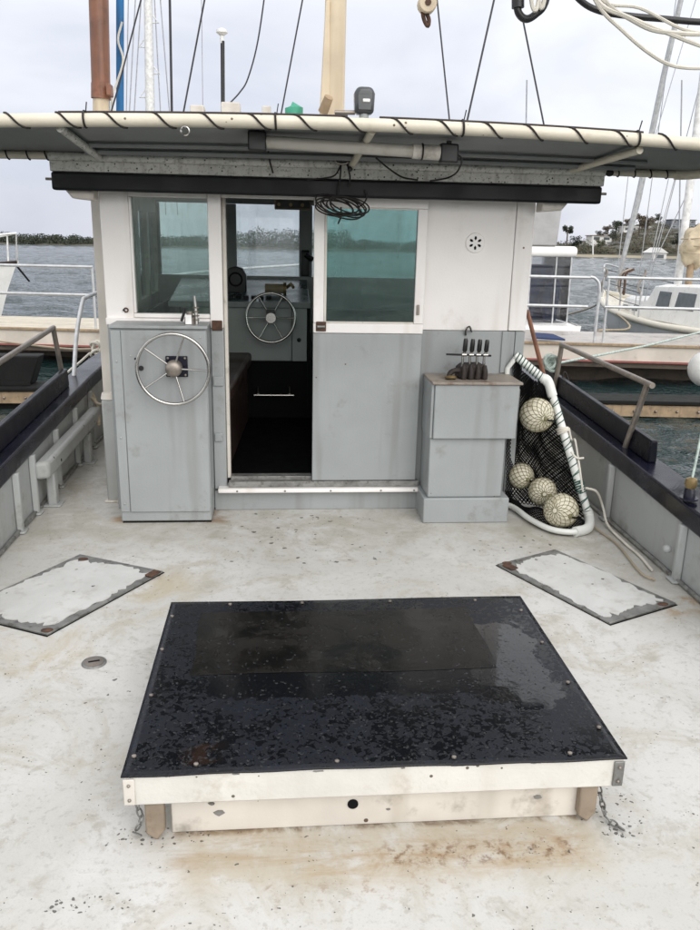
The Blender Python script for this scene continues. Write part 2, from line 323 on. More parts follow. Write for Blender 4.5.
def deck_mat():
    m, n, b, o = newmat('worn_white_deck_paint'); g = G(n); q = g.xyz(); X, Y = q[0], q[1]
    nA = g.noise(1.1, 4, .65, .6); nB = g.noise(7, 5, .72, .5); nC = g.noise(34, 3, .7); nS = g.noise(9, 5, .75, .4, None, (.35, 2.2, 1)); nD = g.noise(2.7, 5, .72, .8)
    c = g.mix(g.step(nA, .32, .68), (.49, .482, .45), (.59, .583, .565))
    c = g.mix(g.math('MULTIPLY', g.step(nD, .48, .66), .75), c, (.43, .405, .345))
    c = g.mix(g.math('MULTIPLY', g.step(nB, .53, .68), .55), c, (.345, .325, .275))
    c = g.mix(g.math('MULTIPLY', g.step(nC, .53, .70), .42), c, (.29, .27, .23)); c = g.mix(g.math('MULTIPLY', g.step(g.noise(150, 2, .6), .55, .75), .22), c, (.25, .235, .21))
    c = g.mix(g.math('MULTIPLY', g.step(nD, .46, .28), .35), c, (.64, .63, .605))
    def box(x0, x1, y0, y1, s):
        a = g.math('MULTIPLY', g.step(X, x0-s, x0+s), g.step(X, x1-s, x1+s, 1, 0))
        return g.math('MULTIPLY', a, g.math('MULTIPLY', g.step(Y, y0-s, y0+s), g.step(Y, y1-s, y1+s, 1, 0)))
    # grime trodden in along the wheelhouse and down the side decks
    for bx, amt in (((-1.5, 2.1, 3.95, 4.5, .30), .60), ((-1.5, -1.0, 4.2, 9, .25), .45), ((1.35, 2.1, 3.0, 9, .2), .45)):
        c = g.mix(g.math('MULTIPLY', g.math('MULTIPLY', box(*bx), g.step(nB, .30, .62)), amt), c, (.35, .33, .275))
    # rust run-off in front of the hatch, by the hatch corners and at the cabinet foot
    for bx, nz, lo, amt, col in (((-.26, .88, 1.66, 1.90, .05), nB, .32, .60, (.43, .365, .26)), ((.0, .84, 1.68, 1.82, .045), nS, .42, .60, (.37, .27, .16)), ((.22, .82, 1.70, 1.80, .04), nB, .48, .55, (.30, .18, .085)), ((.28, .80, 1.71, 1.79, .03), nC, .46, .80, (.16, .08, .035)), ((-.30, .85, 1.856, 1.885, .010), nB, .40, .85, (.14, .09, .05)),
                                 ((-.05, .45, 1.60, 1.68, .03), nC, .48, .45, (.30, .20, .12)), ((-.30, .0, 1.74, 1.88, .04), nS, .42, .6, (.36, .26, .15)),
                                 ((1.70, 2.0, 3.10, 3.3, .05), nB, .42, .8, (.36, .23, .11)), ((-1.5, -.80, 2.75, 3.15, .12), nD, .40, .50, (.46, .37, .22)),
                                 ((-.72, -.40, 3.15, 3.62, .10), nD, .42, .45, (.46, .37, .22)), ((-.95, -.84, 4.36, 4.46, .03), nB, .36, .8, (.33, .20, .09)),
                                 ((-.44, -.30, 4.33, 4.60, .04), nB, .38, .7, (.27, .17, .09))):
        c = g.mix(g.math('MULTIPLY', g.math('MULTIPLY', box(*bx), g.step(nz, lo, lo+.22)), amt), c, col)
    wv = g.warp(.03, 30)
    ch = g.chips(6, .30, .07, wv)
    for a in (g.chips(17, .20, .13, wv), g.chips(48, .16, .23, wv), g.chips(110, .16, .3, wv)): ch = g.math('MAXIMUM', ch, a)
    ch = g.math('MULTIPLY', ch, g.math('GREATER_THAN', g.math('ADD', nD, g.math('MULTIPLY', nB, .6)), .80))
    big = g.chips(80, .6, .5, wv)
    for bx in ((-.58, -.37, 1.615, 1.665, .03), (-.45, -.20, 1.83, 1.90, .03), (.90, 1.04, 1.78, 1.98, .04)):
        ch = g.math('MAXIMUM', ch, g.math('MULTIPLY', big, g.math('GREATER_THAN', g.math('MULTIPLY', box(*bx), nB), .22)))
    mid = g.chips(30, .22, .40, wv)
    for bx in ((-.3, .6, 3.7, 4.5, .15), (-.7, -.5, 2.4, 2.75, .06), (1.0, 1.5, 3.7, 4.1, .1)): ch = g.math('MAXIMUM', ch, g.math('MULTIPLY', mid, g.math('GREATER_THAN', box(*bx), .5)))
    c = g.mix(g.math('MULTIPLY', ch, .85), c, (.060, .055, .050))
    n.links.new(c, b.inputs['Base Color'])
    n.links.new(g.step(nA, .3, .7, .28, .55), b.inputs['Roughness'])
    h = g.math('ADD', nD, g.math('ADD', g.math('MULTIPLY', nC, .22), g.math('MULTIPLY', ch, -.25)))
    n.links.new(g.bump(h, .25, .012), b.inputs['Normal']); return m
M['deck'] = deck_mat()
def plate_mat():                                     # hatch plate: white with ragged flaking towards its rim (uv-free: box in object space)
    m, n, b, o = newmat('flaking_white_plate'); g = G(n)
    c = g.mix(g.step(g.noise(4, 7, .65, .4), .3, .7), (.50, .50, .485), (.59, .59, .575))
    c = g.mix(g.math('MULTIPLY', g.step(g.noise(12, 5, .7), .52, .70), .65), c, (.40, .385, .35))
    c = g.mix(g.chips(16, .30, .16, g.warp(.03, 30)), c, (.10, .095, .09))
    n.links.new(c, b.inputs['Base Color']); b.inputs['Roughness'].default_value = .45
    n.links.new(g.bump(g.noise(10, 5), .25, .01), b.inputs['Normal']); return m
M['plate'] = plate_mat()
def vinyl_mat(name, col, r0, r1, film):
    m, n, b, o = newmat(name); g = G(n); q = g.xyz(); X, Y = q[0], q[1]
    def box(x0, x1, y0, y1, s):
        a = g.math('MULTIPLY', g.step(X, x0-s, x0+s), g.step(X, x1-s, x1+s, 1, 0))
        return g.math('MULTIPLY', a, g.math('MULTIPLY', g.step(Y, y0-s, y0+s), g.step(Y, y1-s, y1+s, 1, 0)))
    big = g.noise(3.5, 3, .65, .8); rag = g.noise(15, 4, .65, .6); sm_ = g.noise(58, 3, .6, .7)
    # standing water: a sheet over the sewn patch and a pool at the right, ragged where it breaks up into drops
    jag = g.math('MULTIPLY_ADD', rag, 1.3, -.65); pool = g.step(g.math('ADD', box(.36, .62, -.25, .30, .09), jag), .50, .58)
    wet = g.math('MAXIMUM', pool, g.step(g.math('ADD', box(-.50, .46, -.17, .02, .07), jag), .50, .58))
    drops = g.step(g.math('ADD', sm_, g.math('MULTIPLY_ADD', rag, .5, g.math('MULTIPLY', big, .5))), 1.0, 1.04)
    gl = g.math('MAXIMUM', wet, drops)
    c = g.mix(g.math('MULTIPLY', g.step(sm_, .35, .60), film), col, (.008, .0105, .018)); c = g.mix(gl, c, (.004, .0045, .006))
    c = g.mix(g.math('MULTIPLY', g.math('MULTIPLY', box(-.53, -.44, -.48, -.36, .03), g.step(rag, .45, .6)), .4), c, (.045, .024, .014))
    n.links.new(c, b.inputs['Base Color'])
    n.links.new(g.math('MULTIPLY_ADD', pool, -.09, g.math('MULTIPLY_ADD', gl, r0-r1, r1)), b.inputs['Roughness'])
    n.links.new(g.math('MULTIPLY_ADD', pool, .35, .28), b.inputs['Specular IOR Level'])
    h = g.math('ADD', g.math('MULTIPLY', drops, g.math('MULTIPLY_ADD', wet, -.06, .10)), g.math('MULTIPLY_ADD', big, .8, g.math('MULTIPLY', rag, .10)))
    n.links.new(g.bump(h, .22, .006), b.inputs['Normal']); return m
def patch_mat():
    m, n, b, o = newmat('wet_black_vinyl_patch'); g = G(n); big = g.noise(5, 4, .65, .6)
    n.links.new(g.mix(g.step(big, .40, .68), (.005, .005, .005), (.014, .012, .010)), b.inputs['Base Color'])
    n.links.new(g.step(big, .38, .62, .14, .34), b.inputs['Roughness']); b.inputs['Specular IOR Level'].default_value = .24
    n.links.new(g.bump(big, .25, .006), b.inputs['Normal']); return m
M['vinyl_patch'] = patch_mat()
M['vinyl'] = vinyl_mat('wet_black_vinyl', (.006, .007, .010), .15, .38, .9)
def clearwater(name):
    m, n, b, o = newmat(name); b.inputs['Base Color'].default_value = (.006, .007, .009, 1); b.inputs['Roughness'].default_value = .03; b.inputs['IOR'].default_value = 1.5; return m
M['bead'] = clearwater('water_beads')
def water_mat():
    m, n, b, o = newmat('harbour_water'); g = G(n); v = g.tc.outputs['Object']
    n.links.new(g.mix(g.step(g.noise(.05, 3), .35, .65), (.010, .026, .026), (.020, .038, .040)), b.inputs['Base Color'])
    b.inputs['Roughness'].default_value = .06; b.inputs['IOR'].default_value = 1.33
    c = g.noise(2.3, 3, .65, .8, None, (1, 1.5, 1)); d = g.noise(9, 2, .6, .5)
    n.links.new(g.bump(g.math('ADD', c, g.math('MULTIPLY', d, .2)), .9, .22), b.inputs['Normal']); return m
M['water'] = water_mat()
def leaf_mat(name, a, b_):
    m, n, b, o = newmat(name); g = G(n)
    oi = g.node('ShaderNodeObjectInfo')
    c = g.mix(g.step(g.noise(.35, 4), .3, .7), a, b_); n.links.new(c, b.inputs['Base Color']); b.inputs['Roughness'].default_value = .7; return m
M['leaf_dark'] = leaf_mat('dark_foliage', (.016, .024, .014), (.036, .044, .024)); M['leaf_olive'] = leaf_mat('olive_foliage', (.045, .055, .022), (.085, .088, .036))
M['leaf_brown'] = leaf_mat('dry_brown_foliage', (.055, .042, .026), (.11, .082, .05)); M['trunk'] = flat('grey_bark', (.10, .08, .06), .9)
M['bank'] = leaf_mat('scrubby_bank', (.040, .040, .024), (.075, .068, .04)); M['house_white'] = flat('white_render', (.66, .65, .63), .7)
M['house_grey'] = flat('grey_cladding', (.16, .175, .20), .7); M['house_roof'] = flat('grey_roofing', (.20, .20, .21), .7); M['house_brown'] = flat('brown_cladding', (.22, .17, .13), .7)
M['leaf_scrub'] = leaf_mat('mixed_scrub', (.026, .036, .018), (.085, .066, .04)); M['sand'] = flat('pale_shore', (.30, .26, .19), .9)

# ------------------------------------------------------------------ large structure: deck and hull
CXB = .26
def hw(Y): return 1.68 if Y < 6.0 else 1.68*max(0, 1-((Y-6.0)/5.2)**2.1)
def zcap(Y): return .415+.055*(Y-3.7) if Y > 0 else .2115
YS = [-2.0, 0, 1, 2, 3, 4, 5, 6, 6.6, 7.2, 7.8, 8.4, 9.0, 9.6, 10.2, 10.7, 11.0, 11.15]
d = MB(); n_ = len(YS)
for Y in YS: d.v += [(CXB-hw(Y)-.06, Y, 0), (CXB+hw(Y)+.06, Y, 0), (CXB-hw(Y)-.06, Y, -.05), (CXB+hw(Y)+.06, Y, -.05)]
for i in range(n_-1):
    a, b = 4*i, 4*i+4; d.f += [(a, a+1, b+1, b), (a+2, b+2, b+3, a+3)]
d.sm = [False]*len(d.f)
deck = ob('deck', d, M['deck'], loc=(0, 0, 0), kind='structure')
deck['label'] = 'worn white painted deck of the boat with black chips and rust stains'
hull = thing('boat_hull', 'black fishing boat hull with grey ribbed bulwarks around the white deck', 'boat hull', (CXB, 4, -.9))
def loft(secs, closed=False):
    m = MB(); k = len(secs[0])
    for s_ in secs: m.v += [tuple(p) for p in s_]
    for i in range(len(secs)-1):
        for j in range(k if closed else k-1):
            m.f.append((i*k+j, i*k+(j+1) % k, (i+1)*k+(j+1) % k, (i+1)*k+j))
    if closed: m.f += [tuple(range(k-1, -1, -1)), tuple((len(secs)-1)*k+j for j in range(k))]
    m.sm = [False]*len(m.f); return m
for sg in (-1, 1):
    X = lambda Y, o: CXB+sg*(hw(Y)+o)
    def sec(f): return [[f(Y)[j] for j in range(len(f(Y)))] for Y in YS]
    fix = lambda m: m
    ob('bulwark', loft([[(X(Y, 0), Y, -.04), (X(Y, 0), Y, zcap(Y)-.05), (X(Y, .035), Y, zcap(Y)-.05), (X(Y, .035), Y, -.04)] for Y in YS], True), M['grey_light'], hull)
    ob('hull_plating', loft([[(X(Y, .037), Y, zcap(Y)-.06), (X(Y, .10), Y, zcap(Y)-.06), (X(Y, .09)*.99, Y, -.2), (CXB+(X(Y, .02)-CXB)*.86, Y, -1.2), (CXB+(X(Y, .0)-CXB)*.6, Y, -1.2), (X(Y, .037), Y, -.25)] for Y in YS], True), M['black_paint'], hull)
    ob('capping_rail', loft([[(X(Y, -.02), Y, zcap(Y)-.105), (X(Y, -.022), Y, zcap(Y)), (X(Y, .15), Y, zcap(Y)+.004), (X(Y, .15), Y, zcap(Y)-.105)] for Y in YS], True), M['black_paint'], hull, bevel=.012)
    yw = (4.12, 5.72) if sg < 0 else (4.03, 6.0)
    W_ = [yw[0]+(yw[1]-yw[0])*k/8 for k in range(9)]
    ob('wash_board', loft([[(X(Y, .055), Y, zcap(Y)+.002), (X(Y, .06), Y, zcap(Y)+.125), (X(Y, .10), Y, zcap(Y)+.125), (X(Y, .105), Y, zcap(Y)+.002)] for Y in W_], True), M['wash_top'], hull, bevel=.008)
    ribs = (2.6, 3.45, 4.32, 5.15, 5.95) if sg > 0 else (3.3, 4.22, 4.52, 5.03, 5.53, 6.0, 6.6)
    for Y in ribs:
        m = MB(); x0 = X(Y, -.001); dx = -sg*.032
        m.prism([(x0, Y-.03, 0), (x0, Y+.03, 0), (x0+dx, Y+.014, 0), (x0+dx, Y-.014, 0)], (0, 0, zcap(Y)-.105))
        m.prism([(x0, Y-.05, .001), (x0, Y+.05, .001), (x0+dx*1.5, Y+.04, .001), (x0+dx*1.5, Y-.04, .001)], (0, 0, .014))
        ob('rib', m, M['grey_light'], hull, bevel=.008)
    Ls = [Y for Y in YS if Y <= 7.5]
    m = MB().tube([(X(Y, -.012), Y, .012) for Y in np.linspace(2, 7.4, 30)], [.011+.006*random.random() for _ in range(30)], 6)
    ob('caulk_bead', m, M['bare_alu'], hull)
m = MB().box(CXB-1.68, CXB+1.68, -2.1, -1.98, -.9, .3); ob('transom', m, M['black_paint'], hull)
m = MB().sphere(P(667, 549, X=1.885), .022, 10, 6); ob('bolt', m, M['grey_light'], hull)

# ------------------------------------------------------------------ wheelhouse
W = 4.59
wh = thing('wheelhouse', 'white and grey painted wheelhouse with open doorway and teal windows', 'wheelhouse', (.25, 5.5, 0))
def wbox(name, x0, x1, z0, z1, mat, y0=W, y1=W+.05, bevel=.004, parent=wh): return ob(name, MB().box(x0, x1, y0, y1, z0, z1), M[mat], parent, bevel)
# aft wall, boards from left to right
wbox('corner_board', -.955, -.803, 1.10, 1.80, 'white', W-.004)
wbox('wall_panel', -.955, -.385, .0, 1.085, 'grey', W+.004)
wl = wbox('window_sill', -.955, -.385, 1.087, 1.125, 'white', W-.03, W+.05)
win = wbox('window_frame', -.803, -.385, 1.127, 1.150, 'white', W-.012)
wbox('frame_rail', -.803, -.385, 1.765, 1.81, 'white', W-.012, parent=wh)
wbox('frame_stile', -.8025, -.788, 1.152, 1.763, 'white', W-.010)
ob('pane', MB().box(-.79, -.383, W+.018, W+.022, 1.148, 1.77), M['glass_teal'], wh)
wbox('door_post', -.384, -.312, 1.075, 1.83, 'white', W-.022, W+.06)
wbox('door_post', -.384, -.312, .125, 1.073, 'grey', W-.02, W+.06)
wbox('door_jamb', -.311, -.290, .185, 1.80, 'offwhite', W+.012, W+.07)
wbox('door_header', -.311, .215, 1.772, 1.84, 'white', W-.006)
wbox('header_board', .17, .91, 1.79, 1.845, 'white', W-.05, W-.008)
wbox('wall_panel', .785, 1.323, 1.075, 1.80, 'white', W, W+.04)
wbox('wall_panel', .785, 1.37, .0, 1.073, 'grey', W+.002, W+.04)
wbox('corner_board', 1.3245, 1.427, 1.077, 1.80, 'white', W-.008, W+.04)
wbox('corner_board', 1.3715, 1.427, .0, 1.073, 'grey', W-.004, W+.04)
wbox('wall_batten', 1.292, 1.3235, .83, 1.0735, 'grey', W-.008, W+.001, .003)
wbox('kick_board', -.385, .832, 0, .118, 'grey', W-.035, W+.03)
wbox('door_sill', -.362, .835, .12, .146, 'white', W-.085, W+.05, .006)
tr = wbox('door_track', -.300, .83, .1475, .182, 'bare_alu', W-.055, W-.01, .003)
wbox('threshold', -.29, .19, .1475, .200, 'bare_alu', W-.004, W+.06, .003)
for x in (-.25, .03, .30, .60, .80): ob('screw', MB().cyl((x, W-.088, .133), (x, W-.084, .133), .006, 8), M['bare_alu'], wh)
# sliding door
DY = W-.045
sdoor = thing('sliding_door', 'sliding wheelhouse door, teal window above grey lower panel, pushed open to right', 'door', (.5, DY, .18))
def dbox(name, x0, x1, z0, z1, mat, y0=DY, y1=DY+.035, b=.004): return ob(name, MB().box(x0, x1, y0, y1, z0, z1), M[mat], sdoor, b)
dbox('lower_panel', .190, .812, .184, 1.056, 'grey')
dbox('bottom_rail', .190, .815, 1.058, 1.113, 'white', DY-.006)
dbox('top_rail', .190, .815, 1.738, 1.788, 'white', DY-.006)
dbox('stile', .190, .248, 1.114, 1.737, 'white', DY-.006)
dbox('stile', .760, .815, 1.114, 1.737, 'white', DY-.006)
ob('pane', MB().box(.247, .761, DY+.012, DY+.017, 1.112, 1.74), M['glass_door'], sdoor)
m = MB().box(.249, .262, DY-.002, DY+.010, 1.114, 1.737); m.box(.262, .759, DY-.002, DY+.010, 1.114, 1.123); m.box(.2625, .759, DY-.001, DY+.010, 1.730, 1.737); ob('glazing_bead', m, M['offwhite'], sdoor)
ob('latch_plate', MB().box(.205, .262, DY-.016, DY-.007, 1.068, 1.122), M['rust'], sdoor, .004)
ob('latch_bolt', MB().cyl((.212, DY-.022, 1.095), (.255, DY-.022, 1.095), .008, 8), M['bare_alu'], sdoor)
ob('finger_pull', MB().box(.772, .789, DY-.014, DY-.007, 1.165, 1.222), M['dull_steel'], sdoor, .004)
for z in (1.09, .775): ob('hinge_plate', MB().box(-.376, -.318, W-.031, W-.0225, z-.028, z+.028), M['rust' if z > 1 else 'grey'], wh, .004)
ob('hinge_plate', MB().box(-.376, -.330, W-.031, W-.0205, .42, .47), M['grey'], wh, .004)
# round vent
vc = P(475, 243, Y=W)
vt = ob('vent_plate', MB().cyl((vc.x, W-.010, vc.z), (vc.x, W+.002, vc.z), [.052, .056], 32), M['white'], wh)
for k in range(6):
    a = R(60*k+30); u = Vector((math.cos(a), 0, math.sin(a))); t = Vector((-math.sin(a), 0, math.cos(a))); c0 = Vector((vc.x, W-.0115, vc.z))
    ob('vent_slot', MB().prism([c0+u*.014, c0+u*.024+t*.007, c0+u*.036+t*.005, c0+u*.036-t*.005, c0+u*.024-t*.007], (0, .003, 0)), M['black_int'], vt)
# side walls: they flare a little going forward; two windows each side
def side_wall(sg, pts, x2, yb):
    def seg(name, a, b, z0, z1, mat, t=.035):
        a = Vector((*a, 0)); b = Vector((*b, 0)); q = (b-a).normalized(); nn = Vector((q.y, -q.x, 0))*sg*t
        return ob(name, MB().prism([a+Vector((0,0,z0)), b+Vector((0,0,z0)), b-nn+Vector((0,0,z0)), a-nn+Vector((0,0,z0))], (0, 0, z1-z0)), M[mat], wh)
    for i in range(len(pts)-1): seg('side_wall', pts[i], pts[i+1], 0, 1.86, 'offwhite')
    x1, ya = pts[-1]
    L_ = lambda t: (x1+(x2-x1)*t, ya+(yb-ya)*t)
    seg('side_wall', (x1, ya), (x2, yb), 0, 1.07, 'offwhite'); seg('side_wall', (x1, ya), (x2, yb), 1.74, 1.86, 'offwhite')
    for t0, t1 in ((0, .05), (.20, .34), (.52, .58), (.76, .80), (.97, 1)): seg('window_post', L_(t0), L_(t1), 1.07, 1.74, 'offwhite')
    for t0, t1 in ((.05, .20), (.34, .52), (.58, .76), (.80, .97)): seg('side_pane', L_(t0), L_(t1), 1.07, 1.74, 'glass_screen', .006)
side_wall(-1, [(-.955, W+.052), (-.957, 4.93), (-1.078, 4.95), (-1.08, 4.99)], -1.12, 7.55); side_wall(1, [(1.43, W+.042), (1.435, 5.0)], 1.44, 7.55)
# front wall with its screens, roof, floor, linings
wbox('front_wall', -1.16, 1.46, 0, 1.21, 'interior', 7.55, 7.60)
wbox('front_head', -1.16, 1.46, 1.834, 1.90, 'interior', 7.55, 7.60)
for x0, x1 in ((-1.16, -1.06), (-.53, -.383), (.183, .30), (1.36, 1.46)): wbox('screen_post', x0, x1, 1.212, 1.832, 'interior', 7.55, 7.60)
for x0, x1 in ((-1.06, -.53), (-.383, .183), (.30, 1.36)): ob('screen_pane', MB().box(x0, x1, 7.57, 7.575, 1.212, 1.832), M['glass_screen'], wh)
wbox('cabin_floor', -.95, 1.39, .02, .10, 'black_int', 4.66, 7.5)
wbox('roof', -1.16, 1.49, 1.882, 1.945, 'offwhite', 4.47, 7.9, .01)
wbox('cabin_lining', -.915, -.89, .1, 1.06, 'black_int', 4.66, 7.5)
# eaves: white box beam and black beam
def xbeam(name, x0, x1, y0, y1, z0, z1, mat, bev=.006):
    return ob(name, MB().box(x0, x1, y0, y1, z0, z1), M[mat], wh, bev, seg=3)
xbeam('eaves_beam', -1.155, 1.742, 4.415, 4.469, 1.872, 1.926, 'mottle')
ob('eaves_moulding', MB().tube([(-1.153, 4.408, 1.945), (1.740, 4.408, 1.945)], .0225, 12), M['mottle'], wh)
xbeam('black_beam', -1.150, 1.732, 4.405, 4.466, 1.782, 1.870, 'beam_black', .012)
xbeam('soffit_board', -1.11, 1.49, 4.468, 4.60, 1.845, 1.88, 'offwhite')
for sx, x in ((-1, -.957), (1, 1.43)):
    ob('eaves_bracket', MB().prism([(x, 4.47, 1.84), (x+sx*.155, 4.47, 1.84), (x+sx*.155, 4.47, 1.80), (x+sx*.11, 4.47, 1.745), (x+sx*.0, 4.47, 1.735)], (0, .12, 0)), M['offwhite'], wh, .008)
for sx, x in ((-1, -1.152), (1, 1.734)): ob('beam_bolt', MB().cyl((x, 4.43, 1.835), (x+sx*.03, 4.43, 1.835), .007, 8), M['dull_steel'], wh)

# inside the wheelhouse
hc = thing('helm_console', 'grey helm console with chrome steering wheel seen through the doorway', 'console', (-.1, 6.9, .1))
ob('front_panel', MB().box(-.73, .100, 6.60, 6.64, .579, 1.035), M['interior'], hc, .004)
ob('cupboard_door', MB().box(.104, .224, 6.59, 6.64, .579, 1.035), M['interior'], hc, .004)
ob('knob', MB().sphere((.16, 6.58, .755), .018, 10, 6), M['black_plastic'], hc)
ob('lower_door', MB().box(-.73, .35, 6.61, 6.65, .10, .576), M['black_int'], hc)
hb = ob('handle', MB().cyl((-.212, 6.555, .300), (.118, 6.555, .300), .012, 10), M['steel'], hc)
for x in (-.177, .083): ob('handle_post', MB().cyl((x, 6.555, .303), (x, 6.61, .355), .014, 8), M['steel'], hb)
ob('dash_top', MB().prism([(-.88, 6.57, 1.043), (-.88, 7.53, 1.185), (-.88, 7.53, 1.15), (-.88, 6.57, 1.02)], (1.13, 0, 0)), M['dash'], hc, .004)
ob('dash_edge', MB().box(-.88, .25, 6.560, 6.588, 1.012, 1.058), M['grey'], hc, .004)
ob('end_panel', MB().box(.23, .252, 6.60, 7.5, .1, 1.01), M['black_int'], hc)
for k in range(6):
    x = -.395+.062*k
    ob('gauge', MB().cyl((x, 6.73+.02*(k % 2), 1.067), (x, 6.725+.02*(k % 2), 1.095), .022, 12), M['black_plastic'], hc)
ob('gauge_rim', MB().torus((-.35, 6.83, 1.085), (0, -.3, 1), .035, .007, 20, 6), M['steel'], hc)
ob('bulkhead_lining', MB().box(.27, 1.39, 6.62, 6.66, .10, 1.0), M['black_int'], hc)
bx = thing('compass_housing', 'black dome-topped instrument box standing on the dash', 'instrument', (-.366, 7.02, 1.10))
ob('housing', MB().prism([(-.454, 6.96, 1.095), (-.277, 6.96, 1.095), (-.277, 6.96, 1.246), (-.307, 6.96, 1.30), (-.366, 6.96, 1.317), (-.425, 6.96, 1.30), (-.454, 6.96, 1.246)], (0, .12, 0)), M['black_plastic'], bx, .01)
ob('bezel', MB().torus((-.366, 6.957, 1.21), (0, 1, 0), .053, .007, 20, 6), M['black_int'], bx)
ro = thing('fishing_reel', 'tan and brass reel-like fitting lying on dash', 'reel', (0, 6.9, 1.10))
ob('drum', MB().cyl((-.12, 6.9, 1.142), (.035, 6.9, 1.142), .041, 14), M['beige'], ro)
ob('flange', MB().cyl((.035, 6.9, 1.142), (.06, 6.9, 1.142), .055, 14), M['brass'], ro)
ob('crank', MB().tube([(.06, 6.9, 1.15), (.10, 6.88, 1.185), (.118, 6.82, 1.16)], .014, 6), M['brass'], ro)
def wheel(parent, c, ax, Rr, r, ns, a0, matr, mats, hub, nm='steering_wheel'):
    ax = Vector(ax).normalized(); c = Vector(c)
    wr_ = ob(nm, MB().torus(c, ax, Rr, r, 48, 10), matr, parent)
    u = Vector((0,0,1)).cross(ax).normalized(); v = ax.cross(u)
    for k in range(ns):
        a = a0+2*PI*k/ns; q = u*math.cos(a)+v*math.sin(a)
        ob('spoke', MB().cyl(c+ax*.02+q*hub*.8, c+q*(Rr-r*.5), r*.52, 8), mats, wr_)
    return wr_
hw2 = wheel(hc, (-.067, 6.45, .945), (0, 1, -.12), .192, .011, 6, R(0), M['steel'], M['steel'], .035)
ob('hub', MB().cyl((-.067, 6.43, .945), (-.067, 6.60, .945), [.040, .035], 16), M['steel'], hw2)
ob('hub_cap', MB().prism([(-.106, 6.44, .98), (-.03, 6.44, .98), (-.04, 6.44, 1.01), (-.094, 6.44, 1.01)], (0, .03, 0)), M['black_plastic'], hw2)
st = thing('bench_seat', 'dark brown padded seat inside the doorway at left', 'seat', (-.55, 5.6, .1))
ob('cushion', MB().prism([(-.88, 4.72, .56), (-.315, 4.72, .56), (-.224, 6.52, .56), (-.88, 6.52, .56)], (0, 0, .10)), M['brown_seat'], st, .025, seg=3)
ob('seat_base', MB().prism([(-.88, 4.74, .11), (-.345, 4.74, .11), (-.26, 6.50, .11), (-.88, 6.50, .11)], (0, 0, .448)), M['brown_seat'], st)
ra = thing('radio_set', 'brown radio box hanging under the ceiling at top of doorway', 'radio', (.13, 6.0, 1.75))
ob('case', MB().box(-.03, .22, 5.75, 5.95, 1.752, 1.81), M['timber'], ra, .004); ob('faceplate', MB().box(-.02, .21, 5.742, 5.749, 1.758, 1.805), M['black_plastic'], ra)
for k in range(3): ob('dial', MB().cyl((.0+.08*k, 5.735, 1.78), (.0+.08*k, 5.743, 1.78), .012, 10), M['brass'], ra)
hs = thing('radio_handset', 'black handset on the post right of the windscreen', 'handset', (.23, 7.5, 1.2))
ob('grip', MB().box(.195, .277, 7.48, 7.545, 1.217, 1.447), M['black_plastic'], hs, .015); ob('earpiece', MB().cyl((.235, 7.47, 1.41), (.305, 7.48, 1.365), .024, 8), M['black_plastic'], hs)

# ------------------------------------------------------------------ awning over the aft deck
aw = thing('awning', 'grey awning on cream pipes laced with black cord above the doorway', 'awning', (.3, 4.1, 1.9))
AX0, AX1, YF, YB = -1.62, 2.28, 3.75, 4.40
zf = lambda x: 2.058-.016*((x-.34)/1.5)**2*2.0
def zb(x): return 1.950-.006*((x-.34)/1.5)**2
xs = np.linspace(AX0, AX1-.16, 40)
front = [(x, YF, zf(x)) for x in xs]
rend = [(AX1-.10, YF+.02, zf(AX1-.1)), (AX1-.03, YF+.10, zf(AX1)-.012), (AX1, YF+.25, 1.99), (AX1-.01, YB-.12, 1.955), (AX1-.08, YB-.02, 1.945), (AX1-.16, YB, 1.942)]
ob('front_pipe', MB().tube(front+curve(rend, 5), .0275, 14), M['pipe_cream'], aw)
for xa, xb in ((AX0, -1.16), (1.745, AX1-.16)): ob('back_pipe', MB().tube([(x, YB, zb(x)) for x in np.linspace(xa, xb, 8)], .020, 12), M['pipe_cream'], aw)
ob('sheet', MB().grid(lambda u, v: (AX0+(AX1-.03-AX0)*u, YF+.01+(YB-YF+.03)*v, zf(AX0+(AX1-AX0)*u)*(1-v)+(zb(AX0+(AX1-AX0)*u)+.008)*v+.012), 40, 3), M['under'], aw).modifiers.new('thick', 'SOLIDIFY').thickness = .006
ob('edge_strip', MB().tube([(x, YF+.012, zf(x)+.031) for x in np.linspace(-.93, .30, 16)], .007, 6), M['brown_strip'], aw)
ob('edge_strip', MB().tube([(x, YF+.012, zf(x)+.031) for x in np.linspace(.44, 1.64, 16)], .007, 6), M['brown_strip'], aw)
for y_, r_ in ((4.16, .012), (4.30, .014)): ob('batten', MB().tube([(x, y_, zf(x)*(YB-y_)/(YB-YF)+(zb(x)+.008)*(y_-YF)/(YB-YF)-.006) for x in np.linspace(-.95, 1.85, 12)], r_, 6), M['under'], aw)
for a, b in (((60, 128), (100, 158)), ((640, 150), (572, 170)), ((372, 131), (352, 165))):
    p0 = P(*a, Y=YF+.03); p1 = P(*b, Y=YB-.01); ob('bracket_pipe', MB().tube([p0, p1], .018, 10), M['pipe_cream' if a[0] != 60 else 'mottle'], aw)
x = -1.15; k = 0
while x < 2.1:                                       # spiral lacing, one turn every hand's breadth
    ob('lacing', MB().tube([(x+.10*t, YF-.031*math.sin(PI*(t*1.1+.0)), zf(x+.1*t)+.031*math.cos(PI*(t*1.1))) for t in np.linspace(0, 1, 9)], .0045, 5), M['black_rope'], aw)
    if k % 4 == 1: ob('cord_tie', MB().torus((x+.12, YF, zf(x+.12)+.003), (1, 0, .05), .033, .005, 18, 5), M['black_rope'], aw); ob('tie_tail', MB().cyl((x+.125, YF+.0, zf(x)+.034), (x+.132, YF-.005, zf(x)+.075), .003, 4), M['black_rope'], aw)
    x += .185+.03*random.random(); k += 1
x = 1.80
